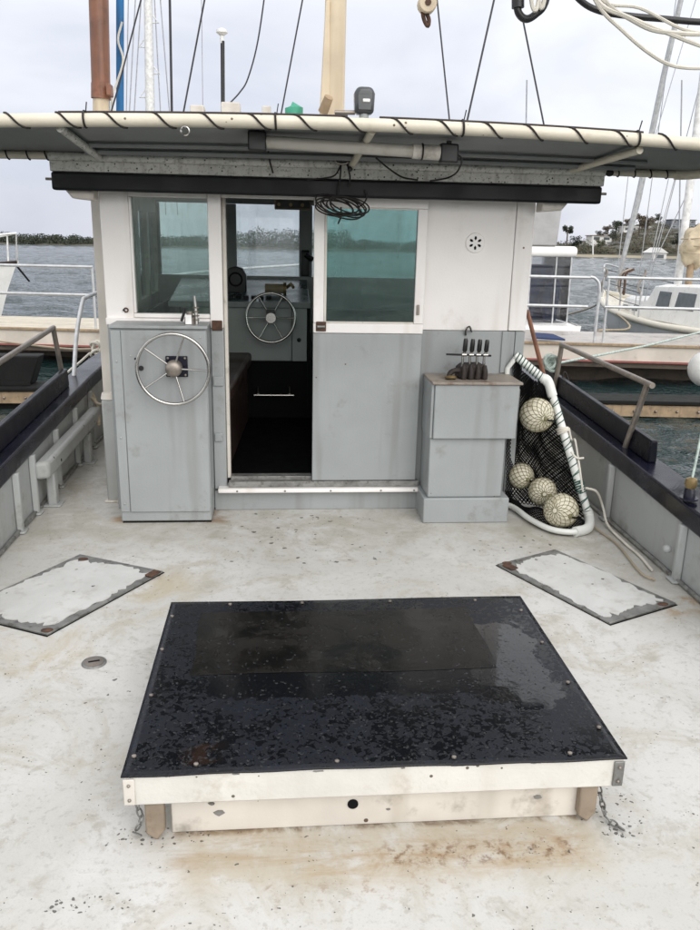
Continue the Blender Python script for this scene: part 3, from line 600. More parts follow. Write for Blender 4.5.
while x < 2.2:
    ob('lacing', MB().torus((x, YB, zb(x)), (1, 0, .3), .023, .004, 14, 5), M['black_rope'], aw); x += .09
for x in (-1.35, -1.25, -1.16): ob('lacing', MB().torus((x, YB, zb(x)), (1, 0, .3), .023, .004, 14, 5), M['black_rope'], aw)
ob('shackle', MB().torus(P(185, 131, Y=YF-.03), (0, 1, 0), .017, .004, 14, 5), M['steel'], aw)
ob('knot', MB().sphere((1.755, YB-.01, zb(1.75)-.005), .024, 8, 6, (1, .8, .8)), M['black_rope'], aw)

tl = thing('tube_lamp', 'long cylindrical tube lamp with black end caps under the awning', 'lamp', (.37, 3.93, 1.96))
A_, B_ = P(266, 142, Y=3.93), P(440, 153, Y=3.93); dv = (B_-A_).normalized()
ob('diffuser', MB().tube([A_, B_], .028, 16), M['lamp_tube'], tl)
ob('end_band', MB().tube([B_-dv*.13, B_-dv*.002], .033, 16), M['offwhite'], tl)
for c, s_ in ((A_, -1), (B_, 1)):
    ob('end_cap', MB().obox(c+dv*s_*.04, dv*.042, (0, .032, 0), (0, 0, .042)), M['black_plastic'], tl, .008)
    ob('mount', MB().cyl(c+dv*s_*.04+Vector((0, 0, .04)), c+dv*s_*.04+Vector((0, 0, .055)), .012, 6), M['black_plastic'], tl)
ob('clip', MB().torus(B_-dv*.085, dv, .036, .004, 16, 5), M['black_plastic'], tl)
ob('lamp_lead', MB().tube(curve([B_+dv*.08, P(462, 160, Y=4.0), P(457, 172, Y=4.25), P(447, 178, Y=4.395), P(430, 181, Y=4.40)], 6), .0045, 6), M['black_rope'], tl)

fl = thing('flood_lamp', 'small grey flood lamp mounted on top of the awning pipe', 'lamp', P(364, 114, Y=3.80))
fc = P(364.5, 101, Y=3.82)
ob('housing', MB().prism([(fc.x-.042, 3.80, fc.z-.055), (fc.x+.042, 3.80, fc.z-.055), (fc.x+.046, 3.80, fc.z+.03), (fc.x+.034, 3.80, fc.z+.058), (fc.x-.034, 3.80, fc.z+.058), (fc.x-.046, 3.80, fc.z+.03)], (0, .075, 0)), M['lamp_glass'], fl, .018, seg=3)
ob('lens', MB().prism([(fc.x-.030, 3.796, fc.z-.04), (fc.x+.030, 3.796, fc.z-.04), (fc.x+.033, 3.796, fc.z+.025), (fc.x-.033, 3.796, fc.z+.025)], (0, .006, 0)), M['lamp_glass'], fl, .003)
ob('lamp_element', MB().box(fc.x-.010, fc.x+.022, 3.791, 3.797, fc.z-.008, fc.z+.006), M['lens_white'], fl, .003)
ob('foot', MB().cyl((fc.x, 3.83, fc.z-.115), (fc.x, 3.83, fc.z-.05), .022, 10), M['grey'], fl)
ob('side_arm', MB().cyl((fc.x-.13, 3.84, fc.z-.048), (fc.x-.04, 3.84, fc.z-.046), .010, 8), M['dull_steel'], fl)

# hanging flex, coiled over the door header
cc = thing('cable_coil', 'tangled coil of thin black cable hanging over the doorway', 'cable', P(342, 205, Y=4.40))
c0 = P(341, 205, Y=4.385); loops = []
for k in range(9):
    a = k*.7; rr = (.095+.02*random.random(), .032+.014*random.random()); cxo = (-.035, 0, .035)[k % 3]; tilt = -.32+.25*random.random(); pts = []
    for j in range(22):
        t = 2*PI*j/22; u_, v_ = rr[0]*math.cos(t), rr[1]*math.sin(t)
        pts.append(c0+Vector((cxo+u_*math.cos(tilt)-v_*math.sin(tilt), -.004*k+.006*math.sin(3*t), u_*math.sin(tilt)+v_*math.cos(tilt)-.006*(k % 4))))
    ob('cable_loop', MB().tube(pts, .0042, 5, closed=True), M['black_rope'], cc)
hang = P(341, 165, Y=4.38)
for q in ([hang, P(335, 175, Y=4.38), P(325, 178, Y=4.39), P(307, 180, Y=4.395)], [hang, P(340, 178, Y=4.38), P(338, 192, Y=4.38), c0+Vector((-.01, 0, .03))], [hang+Vector((.03, 0, .01)), P(349, 172, Y=4.38), P(350, 178, Y=4.38), P(349, 186, Y=4.38)],
          [P(365, 190, Y=4.385), P(367, 196, Y=4.385), P(364, 203, Y=4.385), c0+Vector((.09, 0, -.01))], [c0+Vector((0, 0, -.01)), P(341, 216, Y=4.385), P(338, 224, Y=4.385)],
          [P(376, 158, Y=4.2), P(388, 168, Y=4.3), P(402, 177, Y=4.395), P(418, 180, Y=4.40)], [P(268, 144, Y=4.2), P(269, 158, Y=4.36), P(273, 173, Y=4.40)]):
    ob('cable_lead', MB().tube(curve(q, 6), .0045, 5), M['black_rope'], cc)
ob('plug', MB().sphere(P(350, 169, Y=4.37), .014, 10, 8), M['black_plastic'], cc)
ob('hanger_hook', MB().tube(curve([P(334, 155, Y=4.38), P(337, 163, Y=4.38), P(347, 163, Y=4.38), P(349, 155, Y=4.38)], 5), .007, 6), M['dull_steel'], cc)

# ------------------------------------------------------------------ steering station left of the doorway
ss = thing('steering_station', 'tall grey cabinet with large stainless steering wheel left of the doorway', 'cabinet', (-.63, 4.45, 0))
ob('cabinet_body', MB().box(-.891, -.387, 4.342, W-.001, .012, 1.095), M['grey'], ss, .006)
ob('front_sheet', MB().box(-.835, -.392, 4.332, 4.3415, .07, 1.085), M['grey'], ss, .003)
ob('edge_strip', MB().box(-.889, -.838, 4.335, 4.3415, .07, 1.085), M['grey'], ss, .003)
ob('top_plate', MB().box(-.895, -.38, 4.325, W-.032, 1.0955, 1.112), M['grey'], ss, .003)
ob('plinth', MB().box(-.885, -.39, 4.35, W, 0, .012), M['dark_rubber'], ss)
for x, z in ((-.865, .92), (-.865, .5), (-.865, .12), (-.42, .1), (-.42, .45), (-.79, .95), (-.42, 1.05)): ob('rivet', MB().sphere((x, 4.333, z), .006, 8, 5, (1, .5, 1)), M['grey_light'], ss)
for x, z in ((-.765, .935), (-.755, .90)): ob('drilled_hole', MB().cyl((x, 4.3305, z), (x, 4.334, z), .006 if z > .92 else .004, 8), M['black_int'], ss)
ob('grommet', MB().cyl((-.737, 4.328, .885), (-.737, 4.334, .885), .014, 12), M['black_plastic'], ss)
wc_ = P(173, 369.5, Y=4.26)
sw = wheel(ss, wc_, (0, 1, .03), .188, .0092, 5, R(182), M['steel'], M['steel'], .045)
sw['label'] = 'large stainless five-spoked steering wheel'
pc = (wc_.x+.012, wc_.z+.006)
ob('mounting_plate', MB().box(pc[0]-.058, pc[0]+.058, 4.318, 4.331, pc[1]-.056, pc[1]+.056), M['black_paint'], ss, .004)
ob('hub', MB().tube([(wc_.x, 4.33, wc_.z), (wc_.x, 4.275, wc_.z), (wc_.x, 4.262, wc_.z), (wc_.x, 4.255, wc_.z)], [.044, .044, .038, .02], 24), M['dull_steel'], sw)
for dx in (-.045, .045):
    for dz in (-.045, .045): ob('bolt', MB().sphere((pc[0]+dx, 4.317, pc[1]+dz), .007, 8, 5), M['dull_steel'], ss)
vf = thing('valve_fitting', 'small metal valve with white tag on top of the steering cabinet', 'valve', P(190, 326, Y=4.42))
q = P(190, 325, Y=4.42)
ob('body', MB().tube([(q.x, 4.42, 1.113), (q.x, 4.42, 1.15), (q.x, 4.42, 1.155), (q.x, 4.42, 1.18)], [.028, .028, .018, .018], 12), M['dull_steel'], vf)
ob('stem', MB().tube([(q.x+.035, 4.42, 1.113), (q.x+.032, 4.42, 1.20), (q.x+.027, 4.42, 1.262)], [.012, .008, .007], 8), M['steel'], vf)
ob('lever', MB().tube([(q.x-.045, 4.415, 1.128), (q.x-.03, 4.415, 1.17), (q.x-.028, 4.415, 1.20)], .008, 6), M['black_plastic'], vf)
ob('tag', MB().box(q.x-.020, q.x+.012, 4.386, 4.389, 1.115, 1.165), M['paper'], vf)
for k in range(4): ob('spring_coil', MB().torus((q.x+.034, 4.42, 1.135+.022*k), (0, 0, 1), .014, .004, 12, 5), M['dull_steel'], vf)
hp = thing('hose_clip', 'rusty clip on the left frame board of the wheelhouse window', 'clip', P(126, 310, Y=W-.01))
q = P(126, 310, Y=W-.01); ob('clip', MB().torus(q, (0, 1, 0), .011, .004, 12, 5), M['rust'], hp); ob('clip_screw', MB().cyl(q+Vector((-.012, -.004, 0)), q+Vector((-.012, .004, 0)), .006, 8), M['black_plastic'], hp)
vp_ = thing('vent_pipe', 'grey square vent pipe with white cap left of steering cabinet', 'pipe', (-1.0, 4.76, 0))
ob('shaft', MB().box(-1.045, -.968, 4.72, 4.80, 0, .632), M['grey_light'], vp_, .012)
ob('cap', MB().cyl((-1.006, 4.76, .633), (-1.006, 4.76, .668), [.048, .04], 16), M['offwhite'], vp_)
ob('foot_weld', MB().box(-1.06, -.955, 4.705, 4.815, 0, .012), M['offwhite'], vp_, .005)

# ------------------------------------------------------------------ control box right of the sliding door
cb = thing('control_box', 'stepped grey box with brown tray top against the white wall panel', 'box', (1.07, 4.45, 0))
ob('base', MB().box(.822, 1.322, 4.295, W-.005, 0, .150), M['grey'], cb, .006)
ob('column', MB().box(.845, 1.278, 4.315, W-.006, .151, .502), M['grey'], cb, .006)
ob('head', MB().box(.855, 1.330, 4.290, W-.009, .503, .812), M['grey'], cb, .006)
ob('head_cheek', MB().box(.838, .8545, 4.305, W-.009, .503, .812), M['grey'], cb, .004)
ob('tray', MB().prism([(.838, 4.278, .813), (1.345, 4.278, .813), (1.345, W-.009, .813), (.838, W-.009, .813)], (0, 0, .014)), M['tray'], cb, .003)
vb = thing('lever_bank', 'rusty hydraulic valve bank with four black-handled levers on brown tray', 'levers', (1.08, 4.43, .828))
ob('valve_body', MB().prism([(1.0, 4.38, .828), (1.165, 4.38, .828), (1.155, 4.38, .895), (1.14, 4.38, .91), (1.03, 4.38, .905), (1.005, 4.38, .885)], (0, .12, 0)), M['valve'], vb, .012)
for k in range(4): ob('spool_block', MB().tube([(1.028+.04*k, 4.372, .832), (1.028+.04*k, 4.365, .87), (1.028+.04*k, 4.38, .905)], [.017, .015, .010], 8), M['valve'], vb)
for k in range(4):
    x = 1.025+.0405*k; zt = 1.055-.002*k
    lv = ob('lever', MB().tube([(x, 4.40, .895), (x-.004, 4.395, .95), (x+.003, 4.39, .985)], [.009, .007, .006], 8), M['steel'], vb)
    ob('grip', MB().tube([(x+.003, 4.39, .98), (x+.004, 4.388, .99), (x+.006, 4.385, zt-.01), (x+.006, 4.385, zt)], [.009, .0135, .0125, .009], 10), M['handle_black'], lv)
    ob('link', MB().cyl((x-.012, 4.385, .965), (x+.014, 4.385, .965), .010, 8), M['steel'], lv)
ob('cross_rod', MB().cyl((.925, 4.385, .966), (1.18, 4.385, .960), .006, 6), M['black_plastic'], vb)
ob('elbow', MB().tube(curve([(1.03, 4.40, .87), (.985, 4.39, .875), (.955, 4.385, .862), (.945, 4.38, .835)], 4), .016, 8), M['valve'], vb)
ob('union_nut', MB().torus((.955, 4.37, .838), (0, .3, 1), .026, .009, 14, 6), M['brass'], vb)
ob('hook', MB().tube(curve([(1.075, 4.585, 1.05), (1.07, 4.565, 1.085), (1.09, 4.56, 1.10), (1.105, 4.57, 1.07)], 5), .006, 6), M['steel'], vb)

# ------------------------------------------------------------------ scoop net with floats
sn = thing('scoop_net', 'black scoop net on a white pipe frame leaning beside the grey box', 'net', (1.6, 4.3, 0))
Bn = P(590, 520, Z=.035); An = P(549, 384, Y=4.50); Cn = P(522, 361, Y=4.56)
ob('frame_pipe', MB().tube([Cn+(Cn-An)*.25]+curve([Cn, An+(Cn-An)*.12, An+(Bn-An)*.05], 6), .024, 12), M['pvc'], sn)
ob('frame_pipe', MB().tube([An+(Bn-An)*.05, An+(Bn-An)*.5, Bn-(Bn-An)*.07], .0235, 12), M['pvc'], sn)
ob('elbow_joint', MB().tube(curve([An+(Cn-An)*.25, An+(Cn-An)*.08+Vector((.006,0,.006)), An+(Bn-An)*.09], 5), .029, 12), M['pvc'], sn)
hoop = [Bn-(Bn-An)*.07, Bn-(Bn-An)*.02, P(588, 528, Z=.03), P(575, 532, Z=.028), P(552, 529.5, Z=.028), P(530, 519, Z=.028), P(513, 507, Z=.028), Vector((1.335, 4.575, .028))]
ob('elbow_joint', MB().tube(curve(hoop[:4], 5), .029, 12), M['pvc'], sn)
ob('hoop', MB().tube(curve(hoop[2:], 7), .017, 10), M['pvc'], sn)
ob('frame_end', MB().tube([Vector((1.335, 4.575, .028)), Vector((1.335, 4.58, .5)), Vector((1.335, 4.575, .86)), Cn+(Cn-An)*.2], .016, 8), M['pvc'], sn)
N1, N2 = 46, 70
def net(u, v):
    a = (Cn+Vector((-.05, 0, .03))).lerp(Vector((1.37, 4.56, .04)), v); top = An.lerp(Bn, v)
    p = a.lerp(top, u); s_ = math.sin(PI*u)*math.sin(PI*min(1, v*1.0+.0)); p.y += .14*s_+.05*math.sin(PI*u)*v; p.z -= .05*math.sin(PI*u)*(1-v)
    p.x += .006*math.sin(17*u+9*v); p.y += .010*math.sin(11*v+5*u); return p
def net2(u, v):                                     # the slack part lying on deck inside the hoop
    h = curve(hoop[2:], 7); k = u*(len(h)-1); i = int(min(k, len(h)-2)); a = h[i].lerp(h[i+1], k-i); b = net(1-u, 1.0)
    p = a.lerp(b, v); p.z = .02+.05*math.sin(PI*v)*abs(math.sin(9*u)); return p
def netting(fn, n1, n2, r):
    m = MB(); pt = [[fn(i/n1, j/n2) for j in range(n2+1)] for i in range(n1+1)]
    def strand(a, b):
        t = (b-a); u_ = t.orthogonal().normalized()*r; w_ = t.normalized().cross(u_)
        m.add([a+u_, a-u_*.5+w_*.87, a-u_*.5-w_*.87, b+u_, b-u_*.5+w_*.87, b-u_*.5-w_*.87], [(0,1,4,3),(1,2,5,4),(2,0,3,5)])
    for i in range(n1):
        for j in range(n2):
            if (i+j) % 2 == 0: strand(pt[i][j], pt[i+1][j+1])
            else: strand(pt[i+1][j], pt[i][j+1])
    return m
ob('netting', netting(net, N1, N2, .0032), M['netblack'], sn, kind='stuff')
ob('netting', netting(lambda u, v: net(u, v)+Vector((.007, .035+.03*math.sin(PI*u), 0)), N1-6, N2-10, .0034), M['netblack'], sn, kind='stuff')
ob('netting', netting(net2, 60, 26, .003), M['netblack'], sn, kind='stuff')
def wrap(a, b, r, turns, rr, n=10):
    a, b = Vector(a), Vector(b); t = (b-a).normalized(); u_ = t.orthogonal().normalized(); w_ = t.cross(u_)
    return MB().tube([a.lerp(b, k/(turns*n))+(u_*math.cos(2*PI*k/n)+w_*math.sin(2*PI*k/n))*r for k in range(int(turns*n)+1)], rr, 4)
D_ = Bn-An
ob('lashing', wrap(Cn+(Cn-An)*.2, An+(Cn-An)*.25, .026, 9, .0035), M['twine'], sn)
ob('lashing', wrap(An+D_*.10, An+D_*.92, .0255, 13, .003), M['twine'], sn)
ob('lashing', wrap(An+D_*.92, An+D_*.10, .0255, 8, .003), M['twine'], sn)
ob('lashing', wrap(An+D_*.70, An+D_*.80, .0265, 6, .004), M['twine'], sn)
kp = An+D_*.33
for k in range(3): ob('tie_rope', MB().torus(kp+D_*(.012*k), D_+Vector((0.1*k-.1, 0, 0)), .031, .007, 18, 6), M['rope_white'], sn)
ob('tie_rope', MB().tube(curve([kp+Vector((.03, -.02, .01)), kp+Vector((.05, -.03, -.06)), P(575, 440, Y=4.28), P(578, 457, Y=4.26), P(580, 470, Y=4.24), P(583, 492, Y=4.22)], 6), .006, 6), M['rope_white'], sn)
ob('tie_rope', MB().tube(curve([P(571, 452, Y=4.28), P(577, 458, Y=4.25), P(584, 458, Y=4.24)], 5), .006, 6), M['rope_white'], sn)
rp = thing('white_rope_tail', 'thin white rope running from the net frame along foot of right bulwark', 'rope', (1.85, 4.1, 0))
ob('strand', MB().tube(curve([P(586, 488, Y=4.22), P(597, 492, Y=4.25), P(603, 507, X=1.88), P(608, 525, X=1.875), P(625, 543, Z=.012), P(640, 556, Z=.012), P(652, 570, Z=.012)], 6), .007, 6), M['rope_white'], rp)
ob('strand', MB().tube(curve([P(590, 520, Y=4.18), P(598, 530, Z=.012), P(618, 545, Z=.012), P(640, 572, Z=.012), P(655, 580, Z=.012)], 6), .005, 6), M['rope_tan'], rp)
def float_ball(c, r, label, dim=False):
    t = thing('net_float', label, 'float', (c.x, c.y, c.z-r), 'white floats in the scoop net')
    ob('ball', MB().sphere(c, r, 24, 16), M['float_white'], t)
    m = MB(); rot = Matrix.Rotation(random.uniform(-.7, .7), 3, 'X') @ Matrix.Rotation(random.uniform(-.7, .7), 3, 'Z')
    for sg in (-1, 1):
        for k in range(15):
            m.tube([c+rot @ Vector((math.sin(a)*math.cos(2*PI*k/15+sg*a*.9), math.cos(a)*.98, math.sin(a)*math.sin(2*PI*k/15+sg*a*.9)))*(r*1.012) for a in np.linspace(.12, PI-.12, 16)], .0020, 3, caps=False)
    ob('float_cover_net', m, M['float_net'], t)
    ob('knot', MB().sphere(c+Vector((0.02, -r*.97, -.0)), .014, 8, 6, (1, .7, 1)), M['float_net'], t)
    ob('tail', MB().tube(curve([c+Vector((.02, -r*1.0, 0)), c+Vector((.05, -r*.95, -.012)), c+Vector((.085, -r*.6, -.02))], 4), .005, 5), M['netblack'], t)
    return t
float_ball(P(537, 415, Y=4.40), .098, 'white netted float highest up in the scoop net')
float_ball(P(561, 510.5, Z=.118), .097, 'large white netted float lowest in the scoop net, near its hoop')
float_ball(P(542.6, 491.6, Y=4.44), .084, 'smaller white netted float just left of and behind the lowest one')
float_ball(P(521, 476, Y=4.58), .080, 'dim white float deep in the net beside the grey box')

# ------------------------------------------------------------------ centre hatch
ht = thing('deck_hatch', 'raised white hatch covered by wet black mat in the middle of deck', 'hatch', (.27, 2.34, 0))
HX0, HX1, HY0, HY1 = -.413, .952, 1.836, 2.855
ob('coaming', MB().box(-.30, .853, 1.872, 2.80, 0, .13), M['offwhite'], ht, .004)
ob('lid', MB().box(HX0, HX1, HY0, HY1, .123, .214), M['lid_white'], ht, .004)
for x, w_ in ((-.12, .02), (.10, .03), (.48, .035), (.53, .02), (.70, .03), (.33, .012), (-.30, .015)): ob('paint_chip', MB().prism([(x+w_*a, HY0-.0008, .2105+.0035*b*random.uniform(.4, 1.2)) for a, b in ((-.5, -.3), (-.2, -1), (.2, -.6), (.5, -.8), (.45, .6), (-.4, .7))], (0, .0007, 0)), M['bare_alu'], ht)
def matf(u, v):
    x = HX0-.006+(HX1-HX0+.012)*u; y = HY0-.006+(HY1-HY0+.012)*v
    return (x, y, .2198+.0022*math.sin(5*x+1)*math.sin(4*y)+.0012*math.sin(23*x+3*y)*math.exp(-((v)/.06)**2))
ob('mat', MB().grid(matf, 60, 44), M['vinyl'], ht).modifiers.new('thick', 'SOLIDIFY').thickness = .004
zm = .2235
p0, p1 = P(202, 612, Z=zm), P(497, 667, Z=zm)
def patf(u, v):
    x, y = p0.x+(p1.x-p0.x)*u+.006*math.sin(6*v), p1.y+(p0.y-p1.y)*v+.005*math.sin(7*u); q = matf((x-HX0+.006)/(HX1-HX0+.012), (y-HY0+.006)/(HY1-HY0+.012)); return (x, y, q[2]+.0011)
ob('patch', MB().grid(patf, 40, 20), M['vinyl_patch'], ht)
# water beads, denser towards the near edge
m = MB(); cnt = 0
while cnt < 2600:
    u_, v_ = random.random(), random.random()
    cl = .5+.5*math.sin(9*u_+3*math.sin(7*v_))*math.sin(8*v_+2*math.sin(5*u_+1))
    if random.random() > (.25+.75*(1-v_))*(.35+.65*cl): continue
    x, y, z = matf(u_*.985+.008, v_*.985+.008)
    r = .0012+.0036*random.random()**3; s1, s2 = 1+random.random()*.9, .8+random.random()*.3; an = random.random()*PI; h = r*(.22+.15*random.random())
    zz = z+(.0011 if (-.27 < x < .72 and 2.33 < y < 2.78) else 0)
    ring = [(x+r*(s1*math.cos(t)*math.cos(an)-s2*math.sin(t)*math.sin(an)), y+r*(s1*math.cos(t)*math.sin(an)+s2*math.sin(t)*math.cos(an)), zz) for t in [2*PI*k/7 for k in range(7)]]
    mid = [(x+(p[0]-x)*.62, y+(p[1]-y)*.62, zz+h*.75) for p in ring]
    m.add(ring+mid+[(x, y, zz+h)], [(k, (k+1) % 7, 7+(k+1) % 7, 7+k) for k in range(7)]+[(7+k, 7+(k+1) % 7, 14) for k in range(7)], True); cnt += 1
ob('water_beads', m, M['bead'], ht, kind='stuff')
for a in ((134, 756), (151, 695), (162, 649), (172, 616), (196, 764), (337, 761), (454, 757), (542, 642), (521, 610), (568, 682), (599, 727), (570, 753), (302, 602.5), (390, 601), (475, 600), (230, 604)):
    q = P(*a, Z=.223); ob('stud', MB().tube([q-Vector((0, 0, .002)), q+Vector((0, 0, .002)), q+Vector((0, 0, .004))], [.0068, .0065, .003], 10), M['dull_steel'], ht)
for x in (HX0-.002, HX1-.028):
    pl = ob('corner_plate', MB().box(x, x+.03, HY0-.006, HY0-.0005, .128, .208), M['bare_alu' if x > 0 else 'offwhite'], ht, .003)
    for z in (.145, .190): ob('screw', MB().sphere((x+.015, HY0-.007, z), .005, 8, 5), M['dull_steel'], pl)
for x in (-.340, .868):
    ob('foot_plate', MB().prism([(x-.026, 1.845, .122), (x+.026, 1.845, .122), (x+.026, 1.845, .03), (x+.004, 1.845, .0), (x-.026, 1.845, .022)], (0, .03, 0)), M['ply'], ht, .005)
ob('drain_hole', MB().cyl((.200, 1.8685, .072), (.200, 1.8725, .072), .015, 16), M['black_int'], ht)
for x, z, r in ((-.17, .06, .014), (.73, .07, .012), (-.19, .092, .009), (.30, .05, .006)):
    ob('paint_chip', MB().prism([(x+r*math.cos(t)*(.7+.6*random.random()), 1.8715, z+r*.6*math.sin(t)*(.7+.6*random.random())) for t in np.linspace(0, 5.6, 7)], (0, -.0012, 0)), M['bare_alu'], ht)
for x, pts in ((-.385, [(-.385, 1.90, .12), (-.392, 1.885, .085), (-.380, 1.87, .05), (-.395, 1.86, .018), (-.37, 1.85, .012)]), (.905, [(.905, 1.90, .12), (.912, 1.88, .08), (.918, 1.86, .045), (.925, 1.845, .016), (.938, 1.82, .012), (.955, 1.80, .010)])):
    cpts = curve(pts, 4); acc = 0; last = None; k = 0
    for i in range(len(cpts)-1):
        a, b = cpts[i], cpts[i+1]; t = b-a
        if last is not None and (a-last).length < .018: continue
        last = a; u_ = t.normalized(); side = u_.orthogonal() if k % 2 else u_.cross(u_.orthogonal()); side.normalize(); k += 1
        ob('chain_link', MB().tube([a+u_*.013*math.cos(q)+side*.007*math.sin(q) for q in [2*PI*j/12 for j in range(12)]], .0028, 5, closed=True), M['bare_alu'], ht)

# ------------------------------------------------------------------ flush hatches, deck plate
def flush(label, c, hinge, bolts):
    t = thing('flush_hatch', label, 'hatch', (sum(p.x for p in c)/4, sum(p.y for p in c)/4, 0), 'flush hatches either side of the centre hatch')
    ctr = sum(c, Vector())/4
    ob('frame', MB().prism([p+Vector((0, 0, .0)) for p in c], (0, 0, .011)), M['bare_alu'], t, .002)
    ob('joint', MB().prism([p+(p-ctr)*.018+Vector((0, 0, .0005)) for p in c], (0, 0, .002)), M['black_int'], t)
    # ragged painted plate: outline jittered where the paint has flaked off the rim
    o = []; inn = [p.lerp(ctr, .135) for p in c]
    for i in range(4):
        a, b = inn[i], inn[(i+1) % 4]; nrm = (ctr-(a+b)/2).normalized(); ph = random.random()*9
        for k in range(26):
            s_ = k/26; j = -.008+.010*math.sin(s_*7+ph)+.026*random.random()**4+.005*math.sin(s_*31+ph)+(.035*random.random() if (min(s_, 1-s_) < .12 and i % 2 == 0) else 0)
            o.append(a.lerp(b, s_)+nrm*j)
    for p in o: p.z = .0112
    ob('plate', MB().prism(o, (0, 0, .0035)), M['plate'], t)
    for h in hinge: ob('hinge', MB().obox(h[0]+Vector((0, 0, .013)), h[1]*.035, Vector((-h[1].y, h[1].x, 0))*.022, (0, 0, .004)), M['rust'], t, .003)
    for b in bolts: ob('rusted_bolt', MB().sphere(b, .020, 10, 6, (1.3, .8, .3)), M['rust'], t)
    return t
lc = [Vector(p) for p in ((-1.011, 3.870, 0), (-.566, 3.642, 0), (-.945, 3.025, 0), (-1.390, 3.250, 0))]
flush('flush white hatch plate in worn metal frame left of the centre hatch', lc, [(P(153, 576, Z=.004), Vector((.5, .85, 0)))], [P(47, 630, Z=.013), P(83, 559, Z=.013)])
rc = [Vector(p) for p in ((1.093, 3.667, 0), (1.458, 3.854, 0), (1.803, 3.195, 0), (1.418, 3.018, 0))]
flush('flush white hatch plate in worn metal frame right of the centre hatch', rc, [(P(510, 569, Z=.004), Vector((.5, -.86, 0)))], [P(663, 604, Z=.013), P(507, 563, Z=.013)])
dp_ = P(94, 663, Z=0)
dk = thing('deck_plate', 'round metal deck filler plate set in the white deck', 'deck plate', dp_)
ob('ring', MB().tube([dp_, dp_+Vector((0, 0, .004)), dp_+Vector((0, 0, .006))], [.047, .046, .042], 28), M['bare_alu'], dk)
ob('cap', MB().tube([dp_, dp_+Vector((0, 0, .0075)), dp_+Vector((0, 0, .008))], [.036, .036, .033], 24), M['dull_steel'], dk)
ob('slot', MB().obox(dp_+Vector((0, 0, .0083)), (.02, .006, 0), (-.002, .004, 0), (0, 0, .0008)), M['black_int'], dk)

# ------------------------------------------------------------------ rails, bitt, box rail
def rail(label, segs, cat='handrail', r=.017, extra=None, mat='dull_steel'):
    t = thing('grab_rail', label, cat, segs[0][0])
    for nm, *pts in [(('post' if i == 0 else 'bar'), *s_) for i, s_ in enumerate(segs)]: ob(nm, MB().tube(pts, r, 10), M[mat], t)
    for p in (s_[0] for s_ in segs[:1]): ob('base_flange', MB().cyl(p-Vector((0, 0, .004)), p+Vector((0, 0, .010)), .036, 14), M[mat], t)
    return t
V3 = Vector
tR = rail('rusty grey pipe handrail sloping down on the right black bulwark', [(V3((1.985, 5.575, .50)), V3((2.0, 5.55, .872))), (V3((1.985, 4.31, .44)), V3((2.0, 4.16, .846))), (V3((2.0, 5.56, .874)), V3((2.0, 4.10, .848)))])
tL = rail('grey pipe handrail on the left black bulwark', [(V3((-1.53, 5.80, .50)), V3((-1.55, 5.70, .93))), (V3((-1.55, 5.71, .935)), V3((-1.55, 4.50, .868)), V3((-1.55, 3.2, .80))), (V3((-1.53, 3.6, .40)), V3((-1.55, 3.5, .815)))])
bl = [V3((-1.52, 6.03, .53)), V3((-1.55, 6.32, .80)), V3((-1.55, 6.58, 1.03)), V3((-1.54, 6.70, 1.065)), V3((-1.50, 7.15, 1.085)), V3((-1.30, 8.2, 1.12)), V3((-.8, 9.3, 1.16)), V3((.26, 10.6, 1.2))]
t = thing('bow_rail', 'bent stainless bow rail rising behind left handrail', 'rail', bl[0])
ob('tube', MB().tube(curve(bl, 5), .016, 10), M['galv'], t); ob('base_flange', MB().cyl(bl[0]-V3((0, 0, .03)), bl[0]+V3((0, 0, .006)), .034, 12), M['galv'], t)
bt = thing('mooring_bitt', 'small black and brass mooring post on right bulwark rail', 'bitt', P(689, 499, Z=zcap(3.65)+.004))
q = P(689, 499, Z=zcap(3.65)+.004)
ob('post', MB().tube([q, q+V3((0, 0, .05)), q+V3((0, 0, .055))], [.028, .026, .022], 14), M['black_paint'], bt)
ob('cap', MB().tube([q+V3((0, 0, .055)), q+V3((0, 0, .075)), q+V3((0, 0, .10)), q+V3((0, 0, .108))], [.022, .030, .026, .012], 14), M['brass'], bt)
ob('base_flange', MB().cyl(q, q+V3((0, 0, .008)), .042, 14), M['black_paint'], bt)
t = thing('bitt_line', 'thin teal line rising from the mooring post', 'rope', q+V3((0, 0, .06)))
ob('line', MB().tube(curve([q+V3((.0, 0, .09)), q+V3((.02, .02, .2)), q+V3((.05, .06, .34)), q+V3((.10, .12, .6))], 5), .006, 6), M['rope_teal'], t)
m = MB(); yb = np.linspace(4.52, 5.78, 2)
br = thing('box_rail', 'rounded grey box-section rail on short legs along left bulwark', 'rail', (-1.32, 5.1, 0))
ob('beam', MB().prism([(-1.395, 4.50, .205), (-1.315, 4.53, .205), (-1.315, 5.92, .235), (-1.395, 5.92, .235)], (0, 0, .105)), M['grey_light'], br, .022, seg=3)
for y_ in (4.68, 5.60): ob('leg', MB().box(-1.38, -1.325, y_-.035, y_+.035, 0, .215), M['grey_light'], br, .012)
for y_ in (4.68, 5.60): ob('leg_foot', MB().box(-1.40, -1.30, y_-.055, y_+.055, 0, .012), M['grey_light'], br, .005)
ob('weep_hole', MB().cyl((-1.3165, 4.78, .25), (-1.3135, 4.78, .25), .010, 10), M['black_int'], br)
t = thing('deck_rope', 'tan rope looped over the left rail down to vent pipe', 'rope', (-1.3, 5.9, 0))
ob('strand', MB().tube(curve([P(66, 386, X=-1.52), P(74, 385, X=-1.50), P(83, 388, X=-1.45), P(91, 397, X=-1.40), P(98, 404, X=-1.30), P(104, 404, X=-1.15), P(109, 402, Y=4.78)], 6), .012, 8), M['rope_tan'], t)
